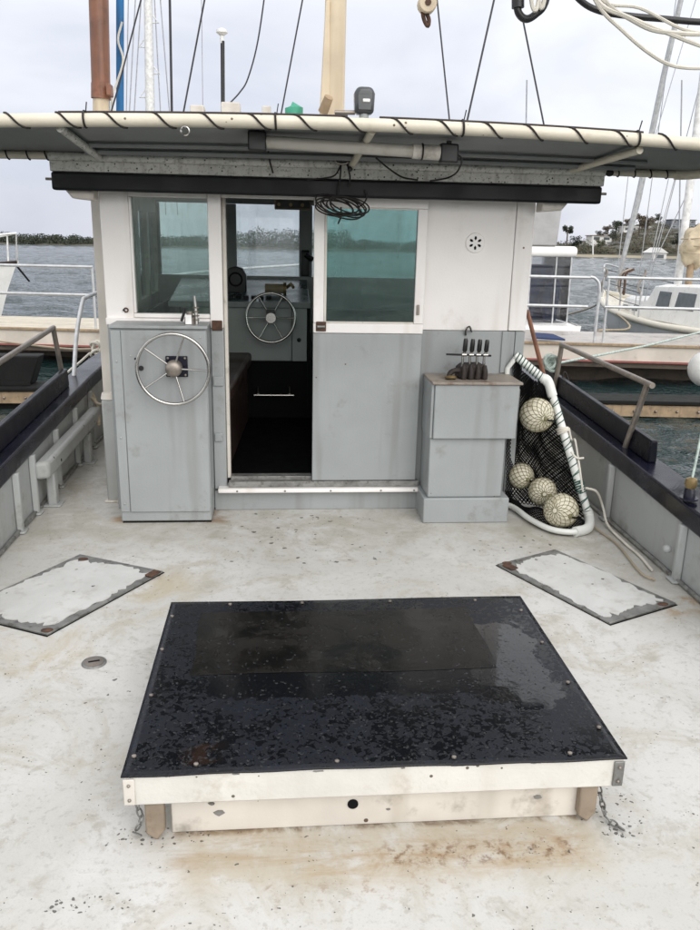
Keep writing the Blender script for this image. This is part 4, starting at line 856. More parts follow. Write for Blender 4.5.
ob('strand', MB().tube(curve([P(86, 384, X=-1.45), P(93, 395, X=-1.40), P(98, 410, X=-1.34), P(99, 424, X=-1.30), P(97, 418, X=-1.33)], 6), .011, 8), M['rope_tan'], t)

# ------------------------------------------------------------------ above the roof: masts, aerial, wires, tackle
def pole(name, label, cat, a, b, r0, r1, mat, extra=None):
    t = thing(name, label, cat, b); ob('spar', MB().tube([b, b.lerp(a, .5), a], [r1, (r0+r1)/2, r0], 16), M[mat], t); return t
t = pole('derrick_pole', 'brown varnished derrick pole with tan foot rising behind awning at left', 'pole', P(97, -60, Y=6.0), P(101, 90, Y=6.0), .066, .062, 'brown_mast')
ob('pole_foot', MB().tube([P(101, 90, Y=6.0), P(101, 150, Y=6.0)], .054, 16), M['tan_mast'], t)
ob('band', MB().tube([P(101, 84, Y=6.0), P(101, 99, Y=6.0)], .066, 16), M['brown_mast'], t); ob('cleat', MB().box(P(108, 92, Y=5.97).x-.0, P(108, 92, Y=5.97).x+.03, 5.9, 6.0, P(108, 97, Y=5.97).z, P(108, 85, Y=5.97).z), M['brown_mast'], t, .005)
t = pole('wrapped_boom', 'slim boom wrapped in bright blue cover beside the brown pole', 'boom', P(120, -60, Y=6.3), P(120, 150, Y=6.3), .027, .027, 'blue')
ob('tie_rope', MB().tube(curve([P(122, 22, Y=6.25), P(118, 40, Y=6.24), P(123, 60, Y=6.25), P(117, 82, Y=6.24), P(112, 100, Y=6.2), P(114, 120, Y=6.2)], 6), .008, 6), M['rope_white'], t)
t = pole('main_mast', 'cream painted mast rising behind the middle of the awning', 'mast', P(338, -80, Y=5.2), P(332, 150, Y=5.2), .058, .070, 'tan_mast')
ob('mast_step', MB().prism([P(330, 0, Y=5.14), P(326, 0, Y=5.14), P(320, 110, Y=5.12), P(320, 150, Y=5.12), P(330, 150, Y=5.14)], (0, .05, 0)), M['tan_mast'], t, .006)
ob('belaying_peg', MB().tube([P(323, 112, Y=5.05), P(329, 97, Y=5.0)], [.03, .026], 12), M['timber'], t)
t = thing('gps_aerial', 'white mushroom aerial on a thin black pole above roof', 'aerial', P(223, 130, Y=5.6))
ob('pole', MB().tube([P(223, 130, Y=5.6), P(222.5, 41, Y=5.6)], .013, 10), M['black_plastic'], t)
q = P(222, 38, Y=5.6); ob('stem', MB().cyl(q-V3((0, 0, .03)), q+V3((0, 0, .02)), .012, 10), M['white_spar'], t)
ob('dome', MB().tube([q+V3((0, 0, .015)), q+V3((0, 0, .03)), q+V3((0, 0, .045)), q+V3((0, 0, .055))], [.018, .036, .033, .012], 18), M['white_spar'], t)
for a, b, c_, l in ((190, 204, 105, 'small white box on the roof, left of the aerial'), (221, 240, 102, 'larger white box on the roof at the foot of the aerial'), (262, 271, 106, 'smallest white box on the roof, right of the aerial')):
    p0, p1 = P(a, c_, Y=5.5), P(b, c_, Y=5.5); ob('roof_box', MB().box(p0.x, p1.x, 5.48, 5.62, 1.946, p0.z), M['offwhite'], None, .008, label=l, cat='box')
p0 = P(294, 108, Y=5.3); ob('roof_bucket', MB().tube([(p0.x, 5.3, 1.946), (p0.x, 5.3, p0.z), (p0.x-.02, 5.3, p0.z+.008)], [.05, .055, .03], 16), M['green_plastic'], None, label='green plastic bucket peeping over the awning edge', cat='bucket')
WIRES = [((169, -40), (172, 125), 5.6, .0085, 'wire', 'thick dark vertical stay wire left of the aerial'), ((212, -40), (181, 125), 5.6, .006, 'wire', 'dark slanting stay wire running down left of the aerial'),
         ((310, -40), (279, 125), 5.4, .005, 'wire', 'dark slanting wire just left of the cream mast'), ((433, -40), (451, 135), 5.4, .005, 'wire', 'dark wire running down from the hook block'),
         ((503, -40), (464, 135), 5.2, .006, 'wire', 'dark slanting wire right of the hook block'), ((515, -20), (547, 140), 4.9, .005, 'wire', 'dark wire below the black shackle'),
         ((107, -40), (110, 125), 6.5, .004, 'thin_wire', 'thin pale wire between brown pole and blue boom'), ((129, -40), (126, 125), 6.5, .004, 'thin_wire', 'thin pale wire right of the blue boom'),
         ((201, -40), (203, 125), 6.6, .003, 'thin_wire', 'thin pale vertical wire beside the aerial')]
for a, b, y_, r, mt, l in WIRES: ob('stay_wire', MB().tube([P(*b, Y=y_), P(*a, Y=y_)], r, 6), M[mt], None, label=l, cat='wire')
ob('stay_wire', MB().tube(curve([P(268, -30, Y=5.5), P(258, 40, Y=5.5), P(248, 78, Y=5.5), P(240, 92, Y=5.5), P(229, 104, Y=5.5)], 6), .005, 6), M['wire'], None, label='dark slack cable curving down to the white roof box', cat='cable')
ob('halyard', MB().tube([P(146, -20, Y=6.0), P(118, 88, Y=6.0), P(111, 112, Y=6.0), P(111, 130, Y=6)], .006, 6), M['wire'], None, label='dark halyard slanting to the foot of the blue boom', cat='rope')
hk = thing('hook_block', 'rusty cream pulley block with hook hanging at top of picture', 'pulley', P(427, 27, Y=4.6))
q = P(427, 4, Y=4.6)
ob('cheek', MB().tube([q+V3((0, -.035, 0)), q+V3((0, .035, 0))], .048, 18), M['tan_mast'], hk, .006)
ob('sheave', MB().tube([q+V3((0, -.04, 0)), q+V3((0, .04, 0))], .016, 12), M['rust'], hk)
ob('hook', MB().tube(curve([P(423, 9, Y=4.6), P(423, 15, Y=4.6), P(425, 22, Y=4.6), P(428, 26, Y=4.6), P(429, 20, Y=4.6), P(427, 14, Y=4.6)], 4), .011, 8), M['rust'], hk)
ob('becket', MB().tube([q+V3((0, 0, .03)), q+V3((.0, 0, .9))], .010, 8), M['wire'], hk)
sh = thing('shackle_block', 'black shackle and rope ends hanging at the top edge', 'shackle', P(525, 22, Y=4.2))
ob('bow', MB().tube(curve([P(517, -30, Y=4.2), P(517, 4, Y=4.2), P(520, 15, Y=4.2), P(527, 19, Y=4.2), P(536, 14, Y=4.2), P(545, 3, Y=4.2), P(552, -30, Y=4.2)], 5), .018, 10), M['black_plastic'], sh)
ob('swivel', MB().tube([P(518, -30, Y=4.2), P(518, 8, Y=4.2)], .030, 12), M['black_plastic'], sh)
for k, q in enumerate(([(528, -30), (532, 4), (536, 10), (539, -2), (545, -30)], [(535, -30), (539, 2), (543, 6), (548, -30)])): ob('rope_end', MB().tube(curve([P(*a, Y=4.15+.02*k) for a in q], 5), .010, 6), M['rope_white'], sh)
ob('black_hose', MB().tube(curve([P(560, -25, Y=3.9), P(580, 0, Y=3.9), P(600, 11, Y=3.9), P(630, 16, Y=3.9), P(665, 19, Y=3.9), P(702, 22, Y=3.9), P(740, 20, Y=3.9)], 6), .014, 8), M['black_plastic'], None, label='black hose sagging across the top right corner', cat='hose')
for q, l, r in (([(575, -30), (600, 4), (625, 16), (650, 29), (675, 33), (705, 34), (740, 30)], 'uppermost white rope under the black hose', .010), ([(590, -30), (610, 6), (640, 22), (670, 34), (705, 47), (740, 55)], 'middle white rope at the top right corner', .009),
              ([(580, -30), (600, 8), (622, 30), (645, 50), (668, 64), (690, 68), (715, 67), (740, 62)], 'lowest sagging white rope at the top right corner', .008), ([(588, -30), (605, 2), (640, 8), (680, 28), (710, 34), (740, 40)], 'thin white rope just below the black hose', .007)):
    ob('sagging_rope', MB().tube(curve([P(*a, Y=3.8) for a in q], 6), r, 6), M['rope_white'], None, label=l, cat='rope')
bf = thing('ball_fender', 'white ball fender hanging at the right edge', 'fender', P(706, 388, Y=4.4))
q = P(707, 369, Y=4.4); ob('ball', MB().sphere(q, .105, 24, 16), M['gelcoat'], bf); ob('eye', MB().torus(q+V3((0, 0, .115)), (0, 1, 0), .018, .007, 14, 6), M['gelcoat'], bf)
ob('lanyard', MB().tube([q+V3((0, 0, .12)), q+V3((.05, -.3, 1.4))], .007, 6), M['rope_teal'], bf)
t = thing('boathook_pole', 'thin brown wooden pole leaning behind the scoop net', 'pole', P(547, 385, Y=5.2))
ob('shaft', MB().tube([P(548, 392, Y=5.2), P(527, 310, Y=5.2)], [.016, .014], 10), M['brown_mast'], t)
t = thing('mooring_line', 'teal mooring rope stretched from the right rail towards the pontoon', 'rope', P(548, 368, Y=5.6))
ob('line', MB().tube([P(553, 364, Y=5.6), P(600, 355, Y=6.2), P(650, 345, Y=7.0), P(705, 331, Y=8.2), P(760, 316, Y=9.6)], .010, 8), M['rope_teal'], t)
for k in range(6):
    c_ = P(549+random.uniform(-4, 4), 362+random.uniform(-3, 5), Y=5.6); ob('coil', MB().torus(c_, (random.uniform(-1, 1), 1, random.uniform(-1, 1)), .04, .012, 18, 6), M['rope_teal'], t)
ob('tail', MB().tube(curve([P(553, 372, Y=5.6), P(560, 380, Y=5.6), P(565, 372, Y=5.6), P(570, 386, Y=5.6)], 5), .007, 6), M['black_rope'], t)
t = thing('bow_mooring_knot', 'cream mooring rope knotted at the bow left of the wheelhouse', 'rope', P(97, 352, Y=8))
for k in range(6):
    c_ = P(97+random.uniform(-5, 4), 350+random.uniform(-4, 5), Y=8); ob('turn', MB().torus(c_, (random.uniform(-1, 1), 1, random.uniform(-1, 1)), .05, .014, 16, 6), M['rope_white'], t)
ob('line', MB().tube(curve([P(90, 353, Y=8), P(80, 362, Y=8), P(70, 370, Y=7.8), P(62, 378, Y=7.5)], 5), .012, 6), M['rope_white'], t)
ob('line', MB().tube(curve([P(97, 349, Y=8), P(70, 349, Y=9), P(30, 345, Y=10), P(-10, 340, Y=11)], 5), .012, 6), M['rope_tan'], t)
ob('tail', MB().tube([P(90, 358, Y=7.9), P(83, 371, Y=7.9)], [.012, .024], 6), M['black_rope'], t)

# the boat floats bow-up: one rigid turn for everything aboard
T = Matrix.Rotation(TRIM, 4, 'X')
for o in BOAT: o.matrix_basis = T @ Matrix.LocRotScale(o.location, o.rotation_euler, o.scale)
BUILD_BOAT[0] = False

# ------------------------------------------------------------------ harbour: water
WZ = -.9
az = np.radians(np.concatenate([np.linspace(-45, 52, 330), np.linspace(52, 315, 36)[1:]])); rr = 3.0*(3000/3.0)**(np.arange(521)/520.0)
AZ, RR_ = np.meshgrid(az, rr); wx = RR_*np.sin(AZ); wy = RR_*np.cos(AZ); hz = np.zeros_like(wx)
for _ in range(70):                                  # short steep harbour chop
    lam = .55*(14.0)**rng.random(); th = rng.normal(1.1, .75); kx, ky = 2*PI/lam*math.cos(th), 2*PI/lam*math.sin(th)
    hz += .0047*lam**.95*np.sin(kx*wx+ky*wy+rng.random()*6.28+.35*np.sin(.21*wx+.13*wy))
hz *= np.clip((1200-RR_)/900, 0, 1)*np.clip(RR_/4, 0, 1)
nc, nr = len(az), len(rr); m = MB()
m.v = np.stack([wx, wy, WZ+hz], -1).reshape(-1, 3).tolist(); idx = np.arange(nc*nr).reshape(nr, nc)
q4 = np.stack([idx[:-1, :-1], idx[1:, :-1], idx[1:, 1:], idx[:-1, 1:]], -1).reshape(-1, 4); m.f = q4[:, ::-1].tolist(); m.sm = [True]*len(m.f)
m.v.append((0, 0, WZ)); c0i = nc*nr; m.f += [(int(idx[0, i]), c0i, int(idx[0, i+1])) for i in range(nc-1)]; m.sm += [True]*(nc-1)
ob('water', m, M['water'], loc=(0, 0, WZ), kind='structure')['label'] = 'choppy grey green harbour water'

# ------------------------------------------------------------------ pontoon walkway and railings
pt = thing('pontoon_walkway', 'long cream pontoon walkway with red rubber strip crossing beyond the bow', 'pontoon', E(350, 330, Z=WZ))
PZ = -.15; PL, PR = E(0, 328, Z=PZ), E(690, 347, Z=PZ)
ud = (PR-PL); ud.z = 0; ud.normalize(); nd = V3((-ud.y, ud.x, 0)); Lp = 34.0; pA = PL-ud*10
WID = 2.6
def slab(name, d0, d1, z0, z1, mat, s0=0, s1=Lp, par=pt, bev=0): 
    a, b = pA+ud*s0, pA+ud*s1
    return ob(name, MB().prism([(p.x, p.y, z0) for p in (a+nd*d0, b+nd*d0, b+nd*d1, a+nd*d1)], (0, 0, z1-z0)), M[mat], par, bev)
slab('float', 1.0, WID-.1, WZ-.3, PZ-.34, 'dark_wood')
slab('fascia', 0, .06, PZ-.30, PZ-.02, 'fascia'); slab('rubber_strip', -.03, .0, PZ-.335, PZ-.30, 'red'); slab('edge_board', -.04, .10, PZ-.019, PZ+.02, 'timber')
slab('under_beam', .04, .14, PZ-.44, PZ-.31, 'dark_wood'); slab('soffit', .15, 1.0, PZ-.36, PZ-.33, 'dark_wood')
nb = 15
for k in range(nb): slab('deck_board', .11+(WID-.11)*k/nb, .11+(WID-.11)*(k+1)/nb-.02, PZ-.04, PZ+.002-.006*random.random(), 'board_cream', 0, 15.5)
for k in range(nb): slab('deck_board', .11+(WID-.11)*k/nb, .11+(WID-.11)*(k+1)/nb-.02, PZ-.04, PZ+.002-.006*random.random(), 'wet_deck', 15.52, Lp)
def on(px, py, dd):                                 # foot point on the pontoon deck, at the pixel's bearing
    for dep in np.linspace(8, 30, 2201):
        p = E(px, py, Y=dep); q_ = p-pA
        if q_.dot(nd) >= dd: return pA+ud*q_.dot(ud)+nd*dd+V3((0, 0, PZ+.002-pA.z))
def railing(label, x0, x1, tops, posts, dd=.25):
    a, b = on(x0, 330, dd), on(x1, 335, dd); t = thing('pontoon_railing', label, 'railing', a)
    for h in tops: ob('rail', MB().tube([a+V3((0, 0, h)), b+V3((0, 0, h))], .03, 10), M['galv'], t)
    for px in posts: f = on(px, 330, dd); ob('post', MB().tube([f, f+V3((0, 0, tops[0]))], .025, 8), M['galv'], t)
    return t
def hgt(px, py, dd):                                # height over the pontoon deck that projects to that pixel
    f = on(px, py, dd); return E(px, py, Y=f.y).z-f.z
hl = (hgt(45, 266, .25), hgt(45, 294, .25)); hr = (hgt(650, 278.5, .25), hgt(650, 308, .25))
railing('galvanised pontoon railing left of the wheelhouse', -140, 97, hl, (-60, 96))
railing('galvanised pontoon railing in front of the moored yacht', 602, 780, hr, (604, 760))
t = railing('galvanised gate rail beside white motor boat', 480, 585, (hgt(560, 277, .25), hgt(560, 306, .25)), (490,))
f = on(594, 345, .25); g_ = hgt(590, 277, .25); f2 = on(584, 345, .25)
ob('rail', MB().tube(curve([f2+V3((0, 0, g_)), f.lerp(f2, .5)+V3((0, 0, g_-.03)), f+V3((0, 0, g_-.2)), f+V3((0, 0, .5)), f], 5), .03, 10), M['galv'], t)

# low floating finger in front of it
def finger(label, px0, px1, py, depth_px, mat='timber'):
    a, b = E(px0, py[0], Z=-.62), E(px1, py[1], Z=-.62); u_ = (b-a).normalized(); nn = V3((-u_.y, u_.x, 0))
    t = thing('finger_pontoon', label, 'pontoon', (a+b)/2-V3((0, 0, .28)))
    ob('waler', MB().prism([p+V3((0, 0, -.19)) for p in (a, b, b+nn*.1, a+nn*.1)], (0, 0, .18)), M['timber'], t, .01)
    ob('rubber_top', MB().prism([p for p in (a-nn*.03, b-nn*.03, b+nn*.6, a+nn*.6)], (0, 0, .06)), M['dark_rubber'], t, .01)
    ob('float', MB().prism([p+V3((0, 0, -.5)) for p in (a+nn*.12, b+nn*.12, b+nn*.55, a+nn*.55)], (0, 0, .495)), M['dark_rubber'], t)
    for k in range(14):
        q_ = a.lerp(b, (k+.5)/14)-nn*.006+V3((0, 0, -.10)); ob('bolt', MB().sphere(q_, .022, 8, 5), M['dull_steel'], t)
    return t, a, b, u_, nn
finger('low floating finger with timber side on the right beyond the bulwark', 560, 860, (403, 409), .6)
tf, fa, fb, fu, fn = finger('low floating finger with timber side on the left beyond the bulwark', -160, 140, (391, 391.5), .6)
t = thing('fender_panel', 'black slanted fender panel standing on the left floating finger', 'fender', E(10, 388, Z=-.55))
q0, q1 = E(-60, 386, Z=-.555), E(29, 386, Z=-.555)
hh = E(36, 357, Y=q1.y).z
ob('panel', MB().prism([q0+fn*.1, q1+fn*.1, V3((E(37, 357, Y=q1.y).x, q1.y, hh))+fn*.1, V3((q0.x, q0.y, hh))+fn*.1], fn*.35), M['dark_rubber'], t, .02)
ob('lip', MB().prism([q0+fn*.04, q1+fn*.04, q1+fn*.09, q0+fn*.09], (0, 0, .06)), M['dark_rubber'], t)

# ------------------------------------------------------------------ neighbouring boats
def hullmesh(Lh, B, F, bow=1.0, sheer=.5, rake=.9, n=20):
    secs = []
    for i in range(n+1):
        t = i/n; hb = B/2*(1-max(0, (t-.35)/.65)**2.4)*(.82+.18*min(1, t/.25)); z = F+sheer*max(0, t-.2)**2*1.5; x = -Lh+Lh*t
        k = max(0, t-.6)/.4; row = []
        for s_, zz, xr in ((1, z, 0), (.97, z*.6, .35), (.86, .05, .75), (.55, -.35, .95), (0, -.55, 1.05)): row.append((x-rake*xr*k, hb*s_, zz))
        secs.append(row+[(a, -b, c) for a, b, c in row[-2::-1]])
    m = MB(); kk = len(secs[0])
    for s_ in secs: m.v += s_
    for i in range(n):
        for j in range(kk-1): m.f.append((i*kk+j, (i+1)*kk+j, (i+1)*kk+j+1, i*kk+j+1)); m.sm.append(True)
    m.f.append(tuple(range(kk-1, -1, -1))); m.sm.append(False)
    top = MB()
    for i in range(n+1): top.v += [(secs[i][0][0], secs[i][0][1]*.97, secs[i][0][2]-.03), (secs[i][-1][0], secs[i][-1][1]*.97, secs[i][-1][2]-.03)]
    top.f = [(2*i, 2*i+1, 2*i+3, 2*i+2) for i in range(n)]; top.sm = [False]*n
    edge = lambda sg: [(r[0][0], r[0][1]*sg, r[0][2]) for r in secs]
    return m, top, edge
def place(mb, mt_): 
    mb.v = [tuple(mt_ @ V3(p)) for p in mb.v]; return mb
def boat_at(bow, heading):                          # local frame: x towards the bow tip at the origin, z from the water
    return Matrix.Translation((bow.x, bow.y, WZ)) @ Matrix.Rotation(heading, 4, 'Z')

# yacht on the right, bow to the left
bow = E(604, 292, Y=25.0); hd = R(93)
mt_ = boat_at(bow, hd); Fy = (bow.z-WZ)
yt = thing('moored_yacht', 'white sailing yacht moored beyond the right railing, bow pointing away', 'yacht', bow-V3((0, 0, Fy)))
hm, tp, eg = hullmesh(8.3, 2.7, .78, sheer=(Fy-.78)/.96, rake=1.2)
ob('hull', place(hm, mt_), M['hullgrey'], yt); ob('deck', place(tp, mt_), M['cream_gel'], yt)
for sg in (-1, 1): ob('toe_rail', place(MB().tube(eg(sg), .085, 8), mt_), M['cream_gel'], yt)
secs = []
for x_, wd, h in ((-1.9, .30, .04), (-2.4, .52, .34), (-3.8, .78, .42), (-4.15, .82, .46), (-4.55, .86, .84), (-6.5, .88, .92), (-7.3, .88, .88)):
    z0 = .80 if x_ < -3 else .95; h = h+(.8-z0)*.5 if x_ > -3 else h; secs.append([mt_ @ V3((x_, -wd, z0)), mt_ @ V3((x_, -wd*.88, z0+h)), mt_ @ V3((x_, -wd*.5, z0+h+.06)), mt_ @ V3((x_, wd*.5, z0+h+.06)), mt_ @ V3((x_, wd*.88, z0+h)), mt_ @ V3((x_, wd, z0))])
ob('coachroof', loft(secs, True), M['gelcoat'], yt, .10, seg=4)
for sg in (-1, 1):
    for x0, x1, z0, z1 in ((-5.45, -4.85, .36, .74), (-6.6, -5.75, .36, .76), (-3.75, -3.35, .14, .28), (-3.05, -2.75, .14, .26)):
        wd = .865 if x0 < -4.2 else .735; hh_ = .88 if x0 < -4.2 else .40
        yy = lambda z: sg*(wd*(1-.12*z/hh_)+.006)
        pts = [mt_ @ V3((x0, yy(z0), .8+z0)), mt_ @ V3((x1, yy(z0), .8+z0)), mt_ @ V3((x1-.06, yy(z1), .8+z1)), mt_ @ V3((x0, yy(z1), .8+z1))]
        ob('cabin_window', MB().prism(pts, (mt_.to_3x3() @ V3((0, sg*.02, 0)))), M['glass_dark'], yt)
fp = mt_ @ V3((-.3, 0, Fy+.02)); mh = mt_ @ V3((-4.9, 0, Fy+10))
ob('furled_forestay', MB().tube([E(616, 288, Y=24.6), E(638, 200, Y=24.2), E(664, 75, Y=23.6), E(690, -40, Y=23), E(710, -150, Y=22.6)], [.06, .10, .085, .07, .06], 8), M['alloy'], yt)
ob('mast', MB().tube([mt_ @ V3((-4.3, 0, .9)), mt_ @ V3((-4.3, 0, 13))], .10, 10), M['white_spar'], yt)
for px in (607, 612, 634, 656, 683):
    pass
egp = [mt_ @ V3(p) for p in eg(1)]; egm = [mt_ @ V3(p) for p in eg(-1)]
for side in (egp, egm):
    for i in (19, 17, 14, 11, 8):
        ob('stanchion', MB().tube([side[i], side[i]+V3((0, 0, .72))], .022, 6), M['alloy'], yt)
    ob('life_line', MB().tube([side[i]+V3((0, 0, .70-.04*(k % 2))) for k, i in enumerate((20, 19, 17, 14, 11, 8))], .012, 5), M['wire'], yt)
    ob('life_line', MB().tube([side[i]+V3((0, 0, .36)) for i in (20, 19, 17, 14, 11, 8)], .010, 5), M['wire'], yt)
tipb = mt_ @ V3((0, 0, Fy))
ob('pulpit', MB().tube(curve([egp[18]+V3((0, 0, .75)), tipb+V3((0, 0, .85)), egm[18]+V3((0, 0, .75))], 6), .025, 8), M['alloy'], yt)
for k in range(5): q = mt_ @ V3((-.5-.35*k, random.uniform(-.3, .3), Fy)); ob('deck_gear', MB().tube(curve([q, q+V3((random.uniform(-.2, .2), 0, .3)), q+V3((random.uniform(-.2, .2), 0, .62)), q+V3((random.uniform(-.25, .25), 0, .75))], 4), .035, 6), M['rust' if k % 2 else 'dull_steel'], yt)
ob('anchor_chain', MB().tube(curve([tipb+V3((-.1, 0, -.05)), tipb+V3((-.5, -.6, -.4)), tipb+V3((-2.2, -1.5, -.75))], 6), .03, 6), M['dull_steel'], yt)
for k, (a, b) in enumerate((((641, 185), (690, 20)), ((652, 262), (676, 175)), ((660, 250), (694, 180)), ((620, 250), (628, 180)), ((652, 255), (668, 182)), ((676, 0), (640, 270)), ((696, 100), (650, 280)))):
    p0, p1 = E(*b, Y=21), E(*a, Y=21); ob('rigging_wire', MB().tube([p0+(p0-p1)*.6, p1+(p1-p0)*.2], .012, 5), M['thin_wire'], yt)
ob('mooring_line', MB().tube(curve([mt_ @ V3((-.9, .6, Fy-.2)), E(630, 326, Y=19), on(597, 340, 2.3)+V3((0, 0, .05))], 6), .025, 6), M['rope_tan'], yt)
# deck box with green frame, tan sail bag
q = E(648, 283, Y=24.6)
t = thing('sail_bag', 'bulky tan canvas sail bag at the right edge above the yacht', 'sail', E(694, 268, Y=20))
c_ = E(697, 247, Y=20); cv = MB()
def bag(u, v):
    a = 2*PI*u; b = PI*v; r_ = .43*(1+.10*math.sin(3*a+2*b)+.07*math.sin(7*b+a)+.05*math.sin(5*a-4*b)); return c_+V3((r_*.95*math.sin(b)*math.cos(a), r_*.8*math.sin(b)*math.sin(a), r_*1.15*math.cos(b)))
ob('canvas', MB().grid(bag, 28, 18), M['canvas'], t)
for k in range(3): ob('strap', MB().torus(c_+V3((0, 0, .22-.2*k)), (.1*k-.1, 0, 1), .40, .012, 24, 5), M['rope_tan'], t)
ob('post', MB().tube([c_-V3((.1, 0, .3)), c_-V3((.1, 0, 1.2))], .09, 8), M['timber'], t)
# white motor boat with clear curtains, left of the yacht
bm = thing('motor_boat', 'white hardtop motor boat with clear curtains and navy inside, right of wheelhouse', 'motor boat', E(540, 335, Z=WZ))
bd = 19.5; c0_ = E(572, 325, Y=bd); cx1 = c0_.x; x0_ = cx1-2.5
zt0, zt1 = E(555, 257, Y=bd).z, E(555, 246, Y=bd).z; zs = E(555, 322, Y=bd).z
mtb = boat_at(V3(((x0_+cx1)/2, bd+6.5, 0)), R(90)); fbm = zs-WZ
hm, tp, eg = hullmesh(7.5, 2.7, fbm, sheer=.25, rake=.7); ob('hull', place(hm, mtb), M['gelcoat'], bm); ob('deck', place(tp, mtb), M['gelcoat'], bm)
ob('hardtop', MB().box(x0_, cx1, bd, bd+2.6, zt0, zt1), M['gelcoat'], bm, .10, seg=4)
for x_, w_ in ((cx1-.30, .34), (cx1-.80, .60), (cx1-1.45, .64)): ob('clear_curtain', MB().box(x_-w_/2, x_+w_/2, bd+.08, bd+.10, zs, zt0), M['clear_curtain'], bm)
ob('clear_curtain', MB().box(cx1-.12, cx1-.10, bd+.14, bd+2.4, zs, zt0), M['clear_curtain'], bm)
for x_ in (cx1-.11, cx1-.48, cx1-1.12, cx1-1.80): ob('top_post', MB().cyl((x_, bd+.09, zs-.05), (x_-.02, bd+.09, zt0), .022, 8), M['alloy'], bm)
ob('seat_cover', MB().box(cx1-1.3, cx1-.30, bd+.7, bd+1.2, zs-.05, zt0-.2), M['navy'], bm, .12, seg=3)
ob('jacket', MB().tube([(cx1-.45, bd+.4, zs+.0), (cx1-.5, bd+.4, zs+.5), (cx1-.42, bd+.4, zs+.9), (cx1-.42, bd+.4, zs+1.05)], [.16, .24, .2, .08], 10), M['navy'], bm)
ob('side_step', MB().box(cx1-2.4, cx1+.12, bd-1.4, bd-.98, zs-.34, zs-.22), M['gelcoat'], bm, .03)
q0, q1 = E(530, 244, Y=bd), E(561, 213, Y=bd); fbz = E(550, 205, Y=bd).z
fbx = ob('canvas_box', MB().prism([(q0.x-.6, bd, zt1+.002), (E(557, 244, Y=bd).x, bd, zt1+.002), (E(562, 215, Y=bd).x, bd, fbz), (q0.x-.6, bd, fbz)], (0, 1.2, 0)), M['grey_canvas'], bm, .03)
ob('solar_panel', MB().prism([on(531, 331, .5)+V3((0, 0, .12)), on(553, 331, .5)+V3((0, 0, .10)), on(566, 331, .12)+V3((0, 0, .04)), on(537, 331, .12)+V3((0, 0, .06))], (0, 0, .03)), M['navy'], None, label='dark blue flat panel lying on the pontoon below the motor boat', cat='panel')

# bow of a white boat at the left edge
lb = E(17, 262, Y=24.0); mtl = boat_at(lb, R(-14)); Fl = lb.z-WZ
wb = thing('white_bow_boat', 'bow of a white boat with pulpit rail at the left edge', 'boat', lb-V3((0, 0, Fl)))
hm, tp, eg = hullmesh(8.5, 2.8, Fl-.45, sheer=.47, rake=1.0); ob('hull', place(hm, mtl), M['gelcoat'], wb); ob('deck', place(tp, mtl), M['cream_gel'], wb)
for sg in (-1, 1): ob('rub_rail', place(MB().tube(eg(sg), .05, 6), mtl), M['brown_strip' if sg < 0 else 'cream_gel'], wb)
e1, e2 = [mtl @ V3(p) for p in eg(1)], [mtl @ V3(p) for p in eg(-1)]
for sd_ in (e1, e2):
    for i in (20, 19, 17, 14): ob('stanchion', MB().tube([sd_[i], sd_[i]+V3((.04, 0, .78))], .025, 6), M['white_spar'], wb)
    ob('pulpit_rail', MB().tube([sd_[i]+V3((.04, 0, .78)) for i in (20, 19, 17, 14, 10)], .03, 8), M['white_spar'], wb)
ob('bow_line', MB().tube([lb+V3((-.1, 0, 0)), E(29, 281, Y=26)], .03, 6), M['black_rope'], wb)

# tall white mast of a far yacht behind the awning
fm = thing('stepped_mast', 'distant white mast with folding steps between the blue boom and aerial', 'mast', E(153, 240, Y=40))
a_, b_ = E(147, -60, Y=40), E(152, 215, Y=40)
ob('spar', MB().tube([b_, a_], [.24, .17], 12), M['white_spar'], fm)
for k, y_ in enumerate((18, 42, 68, 92)): s_ = 1 if k % 2 == 0 else -1; p = a_.lerp(b_, (y_+60)/275); ob('mast_step', MB().tube([p, p+V3((s_*.45, 0, 0)), p+V3((s_*.2, 0, .3))], .035, 5), M['white_spar'], fm)
for a, b in (((153, -30), (166, 215)), ((158, -30), (178, 215)), ((143, -30), (128, 215)), ((137, -30), (124, 215))): ob('shroud', MB().tube([E(*b, Y=40), E(*a, Y=40)], .03, 5), M['thin_wire'], fm)
for px, l in ((526, 'thin distant pale mast right of the black shackle wire'), (681, 'thin distant pale mast near the right edge')): ob('far_mast', MB().tube([E(px-2, 245, Y=70), E(px+1, 80, Y=70)], .06, 6), M['thin_wire'], None, label=l, cat='mast')

# ------------------------------------------------------------------ far shores
def leaves(m, c, rx, ry, rz, n, s):
    for _ in range(n):
        d_ = V3((random.gauss(0, 1), random.gauss(0, 1), random.gauss(0, 1))); d_.normalize(); r_ = random.random()**.4
        p = c+V3((d_.x*rx*r_, d_.y*ry*r_, d_.z*rz*r_)); a = V3((random.uniform(-1, 1), random.uniform(-1, 1), random.uniform(-1, 1))).normalized()*s*random.uniform(.6, 1.3); b = a.orthogonal().normalized()*s*random.uniform(.5, 1)
        m.add([p-a, p+b, p+a, p-b], [(0, 1, 2, 3)])
